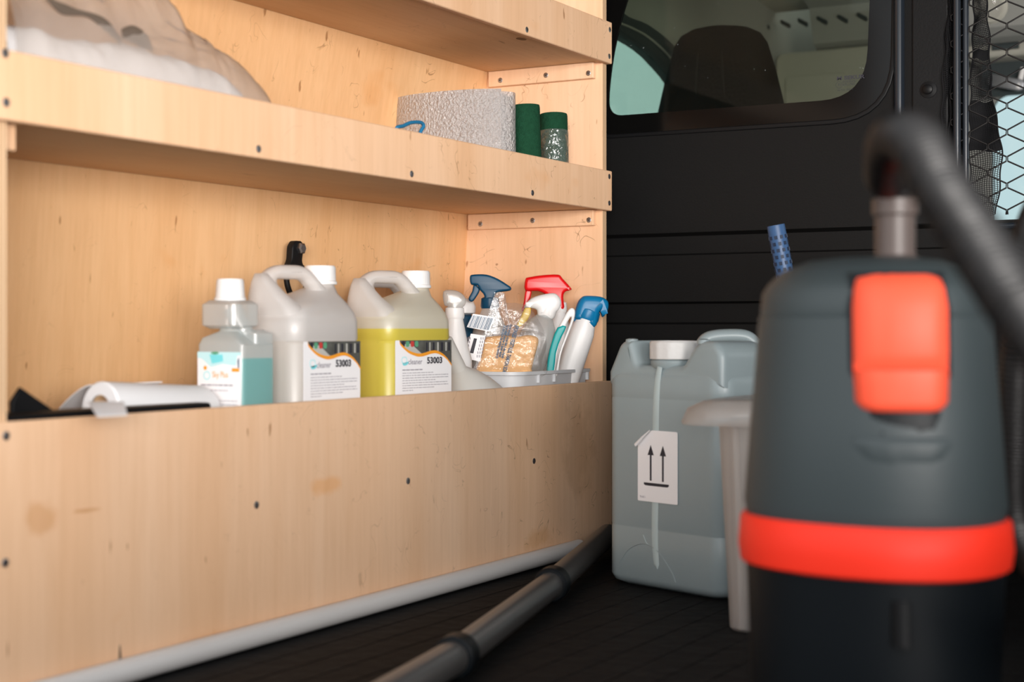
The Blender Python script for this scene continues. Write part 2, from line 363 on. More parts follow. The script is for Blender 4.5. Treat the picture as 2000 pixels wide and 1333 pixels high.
def smooth2(P, n=5):
    """closed smooth outline through 2-D points"""
    m = len(P); out = []
    for i in range(m):
        a, b, c, d = (Vector((*P[(i + k) % m][:2], 0)) for k in (-1, 0, 1, 2))
        for k in range(n):
            t = k / n
            v = 0.5 * ((2 * b) + (c - a) * t + (2 * a - 5 * b + 4 * c - d) * t * t + (3 * b - a - 3 * c + d) * t ** 3)
            out.append((v.x, v.y))
    return out

def frame(o, xd, yd):
    """matrix taking the drawing plane (x right, y up, z towards the reader) into place"""
    x = Vector(xd).normalized(); y = Vector(yd).normalized(); z = x.cross(y).normalized(); y = z.cross(x)
    m = Matrix((x, y, z)).transposed().to_4x4(); m.translation = Vector(o); return m

def plate(name, outline, th, m, parent=None, T=None, holes=(), bev=0.0, smooth=40, base=None):
    """flat outline (with holes) given thickness th, edges rounded by bev; drawn in x,y, thick in z"""
    cu = bpy.data.curves.new('tmp', 'CURVE'); cu.dimensions = '2D'; cu.fill_mode = 'BOTH'
    cu.extrude = max(th / 2 - bev, 0.00001); cu.bevel_depth = bev; cu.bevel_resolution = 3; cu.offset = -bev
    for ol in (outline, *holes):
        s = cu.splines.new('POLY'); s.points.add(len(ol) - 1)
        for q, p in zip(s.points, ol): q.co = (p[0], p[1], 0, 1)
        s.use_cyclic_u = True
    t = bpy.data.objects.new('tmp', cu); C.objects.link(t)
    dg = bpy.context.evaluated_depsgraph_get(); dg.update()
    me = bpy.data.meshes.new_from_object(t.evaluated_get(dg)); me.name = name
    bpy.data.objects.remove(t); bpy.data.curves.remove(cu)
    me.materials.clear()
    TT = T or Matrix.Identity(4)
    if base is not None: TT = Matrix.Translation(-Vector(base)) @ TT
    me.transform(TT)
    b = bmesh.new(); b.from_mesh(me); bmesh.ops.remove_doubles(b, verts=b.verts, dist=0.00002); bmesh.ops.recalc_face_normals(b, faces=b.faces); b.to_mesh(me); b.free()
    return link(name, me, m, parent, smooth)

def text(name, s, size, m, parent, T, align='LEFT', sx=1.0, bold=0.0, base=None):
    cu = bpy.data.curves.new('tmp', 'FONT'); cu.body = s; cu.size = size; cu.align_x = align; cu.extrude = 0.00004; cu.offset = bold; cu.resolution_u = 3
    t = bpy.data.objects.new('tmp', cu); C.objects.link(t)
    dg = bpy.context.evaluated_depsgraph_get(); dg.update()
    me = bpy.data.meshes.new_from_object(t.evaluated_get(dg)); me.name = name
    bpy.data.objects.remove(t); bpy.data.curves.remove(cu); me.materials.clear()
    TT = T @ Matrix.Diagonal((sx, 1, 1, 1))
    if base is not None: TT = Matrix.Translation(-Vector(base)) @ TT
    me.transform(TT)
    return link(name, me, m, parent, 0)

def off(T, x, y, z=0.0): return T @ Matrix.Translation((x, y, z))

def thing(name, label, cat, loc=(0, 0, 0), rz=0, group=None, rot=None):
    o = bpy.data.objects.new(name, None); C.objects.link(o); o.empty_display_size = 0.03
    o.location = loc; o.rotation_euler = rot or (0, 0, rz)
    return tag(o, label, cat, group)
def tag(o, label, cat=None, group=None):
    if label: o['label'] = label
    if cat: o['category'] = cat
    if group: o['group'] = group
    return o
def struct(o): o['kind'] = 'structure'; return o
def copy_tree(o, parent=None):
    c = o.copy(); C.objects.link(c)
    if parent: c.parent = parent
    for ch in [x for x in bpy.data.objects if x.parent == o and x != c]: copy_tree(ch, c)
    return c
def rrect(x0, y0, x1, y1, r, n=6):
    out = []
    for cx, cy, a0 in ((x1 - r, y1 - r, 0), (x0 + r, y1 - r, PI / 2), (x0 + r, y0 + r, PI), (x1 - r, y0 + r, 3 * PI / 2)):
        for i in range(n + 1):
            a = a0 + PI / 2 * i / n; out.append((cx + r * math.cos(a), cy + r * math.sin(a)))
    return out
def shape(pts, radii, n=6):
    """polygon with each corner rounded by its own radius"""
    out = []; m = len(pts)
    for i in range(m):
        p = Vector(pts[i]).to_2d(); a = Vector(pts[i - 1]).to_2d(); b = Vector(pts[(i + 1) % m]).to_2d(); r = radii[i] if isinstance(radii, (list, tuple)) else radii
        if r <= 0: out.append(tuple(p)); continue
        da = (a - p).normalized(); db = (b - p).normalized()
        for k in range(n + 1):
            t = k / n
            q = (p + da * r) * (1 - t) ** 2 + 2 * p * t * (1 - t) + (p + db * r) * t * t
            out.append((q.x, q.y))
    return out

# ================================================================== THE SETTING
XF = -1.13          # front plane of the shelving
YB = 2.42           # bulkhead
# load floor
o = MB().box((-1.5, -0.15, -0.05), (0.75, YB + 0.02, 0.0)).done('floor', 'floor', smooth=0); struct(o)
# unseen raised sill added along the rear floor edge to block low light
struct(MB().box((-1.5, -0.30, -0.05), (0.79, -0.20, 0.315)).done('shade_sill_rear', 'vanmetal', smooth=0))
struct(MB().box((0.75, -0.19, -0.05), (0.79, 1.34, 0.315)).done('shade_sill_side', 'vanmetal', smooth=0))  # matching unseen sill on the right, added to darken the lower front panel
# floor liner ribs, raised lines that run down the van
mb = MB()
for i in range(38):
    x = -1.06 + i * 0.045
    mb.box((x, -0.13, 0.0), (x + 0.010, YB, 0.0005))
ribs = mb.done('floor_rib', 'floor', o, smooth=0); ribs['kind'] = 'stuff'
struct(MB().box((-6, -8, -0.75), (6, 9, -0.70)).done('floor.001', 'asphalt', smooth=0))
struct(MB().hexa(((-1.56, 0.5, -0.05), (-1.50, 0.5, -0.05), (-1.50, YB, -0.05), (-1.56, YB, -0.05),
                  (-1.38, 0.5, 1.35), (-1.34, 0.5, 1.35), (-1.34, YB, 1.35), (-1.38, YB, 1.35))).done('wall_left', 'vanmetal', smooth=0))
struct(MB().box((0.75, 1.35, -0.05), (0.79, YB, 1.35)).done('wall_right', 'vanmetal', smooth=0))
struct(MB().box((-1.5, 0.55, 1.35), (0.79, YB + 0.02, 1.39)).done('ceiling', 'vanmetal', smooth=0))

# ---- bulkhead with window opening and the mesh opening
def yz(px, py, Y=YB):
    p = at_y(px, py, Y); return (p.x, p.z)
# drawing plane: x = world X, y = world Z, z towards the camera (-Y)
TB = frame((0, YB, 0), (1, 0, 0), (0, 0, 1))
glass_ol = shape([yz(1262, -110), yz(1190, 98), yz(1186, 227), yz(1690, 190), yz(1698, 0), yz(1702, -110)], [0.02, 0.10, 0.03, 0.075, 0.02, 0.03], 8)
frit_ol = shape([yz(1225, -160), yz(1150, 60), yz(1150, 266), yz(1738, 226), yz(1742, 0), yz(1746, -160)], [0.03, 0.1, 0.05, 0.095, 0.02, 0.04], 8)
seal_ol = shape([yz(1217, -170), yz(1140, 60), yz(1140, 274), yz(1748, 236), yz(1752, 0), yz(1756, -170)], [0.03, 0.1, 0.055, 0.105, 0.02, 0.045], 8)
x0m, zlo = yz(1884, 432)
mesh_ol = [(x0m, zlo), (0.45, zlo), (0.45, 1.25), (x0m, 1.25)]
zr = yz(1300, 456)[1]
bulk = plate('wall_front', [(-1.5, zr), (0.79, zr), (0.79, 1.36), (-1.5, 1.36)], 0.02, 'bulk', T=off(TB, 0, 0, -0.01), holes=(seal_ol, mesh_ol), smooth=0)
struct(bulk)
# lower bulkhead: pressed horizontal ribs, one sheet
zs = [yz(1300, y)[1] for y in (458, 462, 496, 500, 590, 594, 630, 634)]
prof = [(0.002, zs[0] + 0.002), (-0.012, zs[1]), (-0.012, zs[2]), (0.003, zs[3]), (0.003, zs[4]), (-0.012, zs[5]), (-0.012, zs[6]), (0.003, zs[7]), (0.003, 0.24), (-0.012, 0.235), (-0.012, 0.19), (0.003, 0.185), (0.003, 0.0)]
mb = MB(); mb.rings([[(x, YB - q[0] + 0.0, q[1]) for q in prof] for x in (-1.5, 0.79)], caps=(False, False), closed=False)
mb.box((-1.5, YB + 0.015, 0), (0.79, YB + 0.02, zr))
mb.done('pressed_ribs', 'bulk', bulk, smooth=20)
# post between window and mesh opening, rounded nose
xp0, xp1 = yz(1757, 200)[0], yz(1800, 200)[0]
mb = MB(); ring = []
mb.tube([(xp0, YB - 0.002, zr + 0.02), (xp0, YB - 0.002, 1.34)], 0.0085, 14)
mb.done('post_bead', 'pole', bulk)
xb, zb = yz(1815, 176)
mb = MB(); mb.box((xb - 0.026, YB - 0.004, zr), (xb + 0.03, YB, 1.34)); bevel(mb.done('post_plate', 'black', bulk, smooth=0), 0.002)
mb = MB(); mb.lathe([(0.013, 0), (0.013, 0.002), (0.0075, 0.003), (0.0075, 0.008), (0.005, 0.0095)], 6 * 4)
bolt = mb.done('bolt', 'rubber', bulk, T=off(frame((xb, YB - 0.004, zb), (1, 0, 0), (0, 0, 1)), 0, 0))
# window
win = struct(plate('window_1', glass_ol, 0.004, 'paneglass', T=off(TB, 0, 0, -0.006), smooth=0))
def inset(ol, d):
    c = Vector((sum(p[0] for p in ol) / len(ol), sum(p[1] for p in ol) / len(ol)))
    return [tuple(Vector(p) + (c - Vector(p)).normalized() * d) for p in ol]
plate('black_border', frit_ol, 0.005, 'frit', win, T=off(TB, 0, 0, -0.004), holes=(glass_ol,), smooth=0)
plate('rubber_seal', seal_ol, 0.012, 'rubber', win, T=off(TB, 0, 0, -0.003), holes=(inset(frit_ol, 0.0),), bev=0.002)
# maker's mark printed on the pane
def wtext(s, px, py, size, sx=1.0, bold=0.0):
    p = at_y(px, py, YB - 0.0005)
    text('print', s, size, 'ink', win, frame(p + Vector((0, 0.0002, 0)), (1, 0, 0), (0, 0, 1)), sx=sx, bold=bold)
wtext('M SEKUR', 1634, 157, 0.0085, 1.35, 0.0003)
wtext('Polidura', 1646, 162, 0.0055, 1.15)
wtext('43R-17905', 1646, 168, 0.0055, 0.85)
wtext('E1', 1637, 168, 0.006)
wtext('Nur Klar 18 02 41', 1635, 178, 0.004, 0.9)
p = at_y(1639, 166, YB - 0.0005); TE = frame(p, (1, 0, 0), (0, 0, 1))
circ = lambda r, n=24: [(r * math.cos(2 * PI * i / n), r * math.sin(2 * PI * i / n)) for i in range(n)]
plate('print', circ(0.0056), 0.0001, 'ink', win, T=TE, holes=(circ(0.0051),), smooth=0)

# ---- cab beyond
XC = -1.30
# left cab side with the door window; drawing plane x = world Y, y = world Z, facing +X
TL = frame((XC, 0, 0), (0, 1, 0), (0, 0, 1))
def sy(px, py, X=XC): p = at_x(px, py, X); return (p.y, p.z)
op = smooth2([(2.50, 0.99), (2.60, 0.965), sy(1196, 60), sy(1250, 95), sy(1285, 128), sy(1320, 178), (3.08, 0.74), (3.2, 0.55), (3.2, 0.36), (2.9, 0.33), (2.52, 0.33), (2.50, 0.6)], 4)
rub = smooth2([(2.475, 1.05), (2.58, 1.02), sy(1200, 26), sy(1250, 50), sy(1298, 88), sy(1332, 135), (3.13, 0.78), (3.27, 0.55), (3.27, 0.33), (2.9, 0.30), (2.49, 0.30), (2.47, 0.6)], 4)
cabl = struct(plate('wall_left.001', [(2.44, -0.1), (4.0, -0.1), (4.0, 1.34), (2.44, 1.34)], 0.03, 'liner2', T=TL, holes=(rub,), smooth=0))
plate('door_frame', rub, 0.036, 'cabdark', cabl, T=TL, holes=(op,), smooth=0)
struct(plate('window_2', op, 0.004, 'sideglass', T=TL, smooth=0))
# thin pale bead along the door window
pb = [Vector((XC + 0.019, a, b)) for a, b in [sy(1196, 48), sy(1220, 58), sy(1250, 75), sy(1285, 106), sy(1320, 150)]]
MB().tube(spline(pb, 6), 0.0025, 8).done('door_frame_bead', 'liner2', cabl)
# headliner, overhead shelf, visors
struct(MB().hexa(((-1.3, 2.44, 1.20), (0.9, 2.44, 1.20), (0.9, 3.55, 1.12), (-1.3, 3.55, 1.12), (-1.3, 2.44, 1.25), (0.9, 2.44, 1.25), (0.9, 3.55, 1.17), (-1.3, 3.55, 1.17))).done('ceiling.001', 'liner', smooth=0))
# A-pillar trim: pale curved strip behind the door frame
ap = [at_d(1225, -60, 3.1), at_d(1262, 10, 3.25), at_d(1300, 55, 3.4), at_d(1350, 120, 3.55), at_d(1420, 230, 3.7), at_d(1500, 400, 3.85)]
struct(MB().tube(spline(ap, 6), (0.028, 0.045), 14).done('trim_1', 'liner', smooth=60))
ap2 = [p + Vector((0.05, 0.03, 0.03)) for p in ap]
struct(MB().tube(spline(ap2, 6), (0.014, 0.02), 10).done('trim_2', 'cabdark', smooth=60))
shelf = MB()
YO = 3.52
def zo(py, px=1600, Y=YO): return at_y(px, py, Y).z
prof = [(YO + 0.35, 1.14), (YO - 0.10, 1.13), (YO - 0.03, zo(20)), (YO, zo(85)), (YO + 0.03, zo(98)), (YO + 0.04, zo(100)), (YO + 0.42, zo(100) + 0.02)]
shelf.rings([[(x, a, b) for a, b in prof] for x in (-1.18, 0.9)])
over = struct(shelf.done('trim_3', 'liner2', smooth=25))
for i, (px, py) in enumerate(((1384, 63), (1417, 60), (1457, 55), (1494, 50), (1534, 47), (1568, 44), (1606, 40), (1646, 37), (1684, 33))):
    c = at_y(px, py, YO - 0.022)
    T = frame(c, Vector((0.9, 0.0, -0.55)), (0, 0.3, 1))
    plate('vent_slot', rrect(-0.014, -0.0035, 0.014, 0.0035, 0.003), 0.010, 'cabdark', over, T=T, smooth=0)
# sun visor hanging below the shelf, raised rectangle pressed into it
zt, zb_ = zo(100), zo(245)
vis = thing('sun_visor', 'pale grey folded-down sun visor seen through the bulkhead window', 'sun visor', (-0.45, YO + 0.02, zb_))
a = at_y(1512, 100, YO); b = at_y(1800, 100, YO)
o = plate('visor_panel', rrect(a.x, zb_, b.x, zt + 0.005, 0.02), 0.02, 'liner', vis, T=frame((0, YO + 0.02, 0), (1, 0, 0), (0, 0, 1)), bev=0.006, base=vis.location)
c1, c2 = at_y(1532, 150, YO), at_y(1650, 142, YO)
plate('visor_flap', rrect(c1.x, zb_ + 0.01, c2.x, c1.z, 0.01), 0.004, 'liner', vis, T=frame((0, YO + 0.008, 0), (1, 0, 0), (0, 0, 1)), bev=0.0015, base=vis.location)
# windscreen wall: opening rounded at its top left
yw = 3.85
TW = frame((0, yw, 0), (1, 0, 0), (0, 0, 1))
wz0 = at_y(1970, 470, yw).z; wz1 = at_y(1970, 184, yw).z; wx0 = at_y(1938, 184, yw).x
scr = shape([(wx0, wz0), (0.9, wz0), (0.9, wz1), (wx0, wz1)], [0.02, 0.02, 0.03, 0.05])
struct(plate('wall_front.001', [(-1.4, -0.1), (1.0, -0.1), (1.0, 1.34), (-1.4, 1.34)], 0.03, 'liner2', T=TW, holes=(scr,), smooth=0))
struct(plate('window_3', scr, 0.005, 'screen', T=TW, smooth=0))
# roof console lamp and dark slot over the windscreen
lamp = thing('cab_light', 'round clear cab lamp in the pale roof behind the wire mesh', 'lamp', at_y(1935, 12, 3.1))
MB().lathe([(0.034, 0), (0.034, 0.008), (0.028, 0.014), (0.0, 0.014)], 24, caps=(True, False)).done('lamp_body', 'liner', lamp, T=Matrix.Rotation(PI * 0.62, 4, 'X'))
MB().lathe([(0.026, 0.012), (0.022, 0.020), (0.010, 0.024), (0.001, 0.025)], 24).done('lamp_lens', 'film', lamp, T=Matrix.Rotation(PI * 0.62, 4, 'X'))
a, b = at_y(1905, 120, 3.7), at_y(2040, 70, 3.7)
cons = struct(MB().box((a.x - 0.02, 3.66, a.z), (0.9, 3.84, b.z + 0.03)).done('trim_4', 'liner', smooth=0)); bevel(cons, 0.012, 3)
a, b = at_y(1938, 99, 3.655), at_y(1990, 82, 3.655)
MB().box((a.x, 3.652, a.z), (b.x, 3.662, b.z)).done('console_slot', 'cabdark', cons, smooth=0)
a, b = at_y(1920, 185, 3.75), at_y(2040, 112, 3.75)
struct(MB().box((a.x, 3.74, a.z), (0.9, 3.80, b.z)).done('trim_5', 'cabdark', smooth=0))
# interior mirror catching light
mir = thing('rear_view_mirror', 'small bright rear-view mirror above the windscreen behind the mesh', 'mirror', at_y(1958, 160, 3.70))
plate('mirror_glass', rrect(-0.035, -0.014, 0.05, 0.014, 0.012), 0.006, 'steel', mir, T=frame((0, 0, 0), (1, 0, -0.28), (0.28, 0, 1)), bev=0.002)
MB().tube([(0.035, 0.0, -0.02), (0.045, 0.01, 0.03)], 0.006, 10).done('mirror_arm', 'white', mir)
# seats
def cab_seat(px0, px1, pw0, pw1, ytop, ybot, Y, label):
    pl, pr = at_y(px0, ytop, Y), at_y(px1, ytop, Y); cx = (pl.x + pr.x) / 2
    wl, wr = at_y(pw0, ybot, Y), at_y(pw1, ybot, Y)
    t = thing('car_seat', label, 'seat', ((wl.x + wr.x) / 2, Y, 0.0), 0)
    hw = (pr.x - pl.x) / 2; zt = pl.z; zb = wl.z; k = ((wr.x - wl.x) / 2 - hw) / (zt - zb)
    secs = []
    for f, q in ((-0.9, 1), (-0.4, 1), (0, 1), (0.5, 1), (0.8, 0.97), (0.92, 0.88), (0.98, 0.68), (1.0, 0.42)):
        z = zb + (zt - zb) * f; h = (hw + k * (zt - z)) * q
        if f < 0: h = (hw + k * (zt - zb)) * (1 + 0.35 * -f)
        secs.append((z, 0, 0.0, h, (0.055 if f >= 0 else 0.065) * (0.5 + 0.5 * q), 0.05))
    MB().loft(secs, 8).done('headrest', 'seat', t, smooth=70)
    MB().loft([(0.02, 0, 0.03, 0.20, 0.08, 0.05), (0.3, 0, 0.02, 0.22, 0.08, 0.05), (zb - 0.09, 0, 0, 0.17, 0.075, 0.05), (zb - 0.05, 0, 0, 0.13, 0.06, 0.05)], 6).done('backrest', 'seat', t, smooth=70)
    mb = MB()
    for s in (-1, 1):
        mb.tube([(s * hw * 0.35, -0.052, zb + 0.0), (s * hw * 0.30, -0.058, (zb + zt) / 2), (s * hw * 0.26, -0.050, zt - 0.03)], 0.0016, 6)
    mb.done('seam', 'black', t)
    return t
cab_seat(1336, 1500, 1290, 1530, 64, 228, 2.78, 'dark cloth car seat with tapered headrest behind the bulkhead window')

# ================================================================== SHELVING UNIT
YN, YE = 2.293, 2.307
YL = 1.012
unit = thing('shelving_unit', 'birch plywood van shelving unit with lipped shelves and a tall front panel', 'shelf', (-1.26, 1.65, 0.0))
UB = unit.location.copy()
def upart(name, mb, m, sm=0, par=None): return mb.done(name, m, par or unit, smooth=sm, base=UB)
def backx(z):   # the back leans with the van wall
    pts = [(0.0, -1.445), (0.30, -1.408), (0.555, -1.391), (0.803, -1.349), (1.10, -1.295), (1.33, -1.25)]
    for (a, xa), (b, xb) in zip(pts, pts[1:]):
        if z <= b: return xa + (xb - xa) * (z - a) / (b - a)
    return pts[-1][1]
TOPZ = 1.16
for nm, ya, yb in (('side_panel', YN, YE), ('side_panel', YL - 0.001, YL + 0.014)):
    mb = MB(); zz = [0, 0.30, 0.555, 0.803, 1.10, TOPZ]
    mb.rings([[(backx(z), y, z) for z in zz] + [(XF, y, TOPZ), (XF, y, 0)] for y in (ya, yb)])
    sp = upart(nm, mb, ['ply', 'edge'])
    for f in sp.data.polygons:
        if abs(f.normal.x) > 0.9 and f.center.x + UB.x > -1.2: f.material_index = 1
mb = MB(); zz = [0.02, 0.30, 0.555, 0.803, 1.10, TOPZ]
mb.rings([[(backx(z) + 0.001, y, z) for z in zz] + [(backx(z) - 0.008, y, z) for z in zz[::-1]] for y in (YL + 0.014, YN)])
upart('back_panel', mb, 'plyback')
def board(z, th=0.012):
    mb = MB(); mb.hexa(((backx(z) + 0.002, YL + 0.015, z), (XF, YL + 0.015, z), (XF, YN - 0.001, z), (backx(z) + 0.002, YN - 0.001, z),
                        (backx(z) + 0.006, YL + 0.015, z + th), (XF, YL + 0.015, z + th), (XF, YN - 0.001, z + th), (backx(z) + 0.006, YN - 0.001, z + th)))
    return upart('shelf', mb, 'plyshelf')
board(0.153); board(0.556); upsh = board(0.800)
def lip(name, z0, z1):
    mb = MB(); mb.box((XF + 0.0005, YL - 0.012, z0), (XF + 0.0105, YE, z1))
    return bevel(upart(name, mb, ['ply']), 0.0012, 1)
lipm = lip('shelf_lip', 0.5535, 0.6195); lipu = lip('shelf_lip', 0.7975, 0.8665); fp = lip('front_panel', 0.003, 0.2715)
def batten(z, y0, y1, side):
    x0 = backx(z) + 0.006; mb = MB()
    mb.box((x0, y0, z - 0.027), (XF - 0.012, y1, z - 0.0005)); return bevel(upart('batten', mb, 'ply'), 0.001, 1)
bu_ = batten(0.800, YN - 0.011, YN - 0.0002, 1); bl = batten(0.556, YN - 0.011, YN - 0.0002, 1); bn = batten(0.556, YL + 0.0145, YL + 0.037, 0); bn2 = batten(0.800, YL + 0.0145, YL + 0.037, 0)
# screws: countersunk heads, shared mesh
mb = MB(); mb.lathe([(0.0044, -0.0008), (0.0044, 0.0003), (0.0036, 0.0007), (0.0016, 0.0006), (0.0012, -0.0004)], 14)
scr0 = mb.done('tmp', 'steel'); sm_ = scr0.data; bpy.data.objects.remove(scr0)
mb = MB(); mb.box((-0.0016, -0.0005, 0.0005), (0.0016, 0.0005, 0.0009)); mb.box((-0.0005, -0.0016, 0.0005), (0.0005, 0.0016, 0.0009))
scr1 = mb.done('tmp', 'hole'); sm2_ = scr1.data; bpy.data.objects.remove(scr1)
def screw(p, nrm, par):
    o = bpy.data.objects.new('screw', sm_); C.objects.link(o); o.parent = par
    q = Vector(nrm).to_track_quat('Z', 'Y').to_matrix().to_4x4(); q.translation = Vector(p) - UB; o.matrix_local = q
    # a cross recess is part of each screw head's look
XL = XF + 0.0105
sm_.materials.append(M['hole'])
me_b = bmesh.new(); me_b.from_mesh(sm_); me_c = bmesh.new(); me_c.from_mesh(sm2_)
tmpm = bpy.data.meshes.new('t2'); me_c.to_mesh(tmpm); me_b.from_mesh(tmpm)
me_b.faces.ensure_lookup_table()
for f in me_b.faces[-12:]: f.material_index = 1
me_b.to_mesh(sm_); me_b.free(); me_c.free()
for px, py in ((10, 104), (12, 200), (505, 291), (804, 340), (1040, 377), (1190, 345), (1190, 397)): screw(at_x(px, py, XL), (1, 0, 0), lipm)
for px, py in ((1029, 58), (1191, 58), (1190, 110)): screw(at_x(px, py, XL), (1, 0, 0), lipu)
for px, py in ((12, 852), (10, 1100), (501, 987), (797, 940), (1043, 901)): screw(at_x(px, py, XL), (1, 0, 0), fp)
for px, py in ((977, 157), (1066, 147), (1149, 143)): screw(at_y(px, py, YN - 0.0112), (0, -1, 0), bu_)
for px, py in ((938, 438), (1040, 431), (1150, 430)): screw(at_y(px, py, YN - 0.0112), (0, -1, 0), bl)
# knot under the top shelf and an oily smudge on the front panel
p = at_z(1018, 76, 0.800)
plate('knot', smooth2([(0.012 * math.cos(a), 0.0065 * math.sin(a)) for a in (0, .8, 1.6, 2.4, 3.1, 4, 4.7, 5.5)], 3), 0.0004, 'knot', upsh, T=frame((p.x, p.y, 0.7999), (0, 1, 0), (1, 0, 0)), base=UB, smooth=0)
p = at_x(235, 1320, XL)
plate('smudge', smooth2([(-0.022, -0.04), (-0.018, 0.000), (-0.013, -0.006), (-0.004, 0.006), (-0.001, 0.032), (0.003, 0.006), (0.008, 0.000), (0.013, 0.004), (0.017, -0.04)], 4), 0.0003, 'stain', fp, T=frame((XL + 0.0002, p.y, p.z), (0, 1, 0), (0, 0, 1)), base=UB, smooth=0)

# lashing ring bolted through the back panel
pz = at_x(563, 490, -1.385)
ring = thing('lashing_ring', 'black lashing ring with bolt head on the back panel above the jugs', 'lashing ring', pz)
TR = frame((0.012, 0, 0), (0, 1, 0), (0, 0, 1))
plate('bracket', shape([(-0.012, 0.006), (-0.005, 0.014), (0.010, 0.014), (0.014, 0.004), (0.010, -0.016), (0.018, -0.026), (-0.022, -0.026), (-0.014, -0.014)], 0.004), 0.012, 'black', ring, T=TR, bev=0.002)
MB().lathe([(0.0085, 0), (0.0085, 0.006), (0.006, 0.008), (0.0005, 0.008)], 6, caps=(True, True)).done('bolt', 'steel', ring, T=off(frame((0.017, 0.004, 0.003), (0, 1, 0), (0, 0, 1)), 0, 0), smooth=20)
rp = [(0.010, -0.014, -0.022), (0.012, -0.019, -0.045), (0.014, -0.012, -0.064), (0.014, 0.002, -0.074), (0.014, 0.018, -0.066), (0.012, 0.026, -0.045), (0.010, 0.018, -0.022)]
MB().tube(spline(rp, 8), 0.0042, 12).done('ring', 'black', ring, smooth=60)

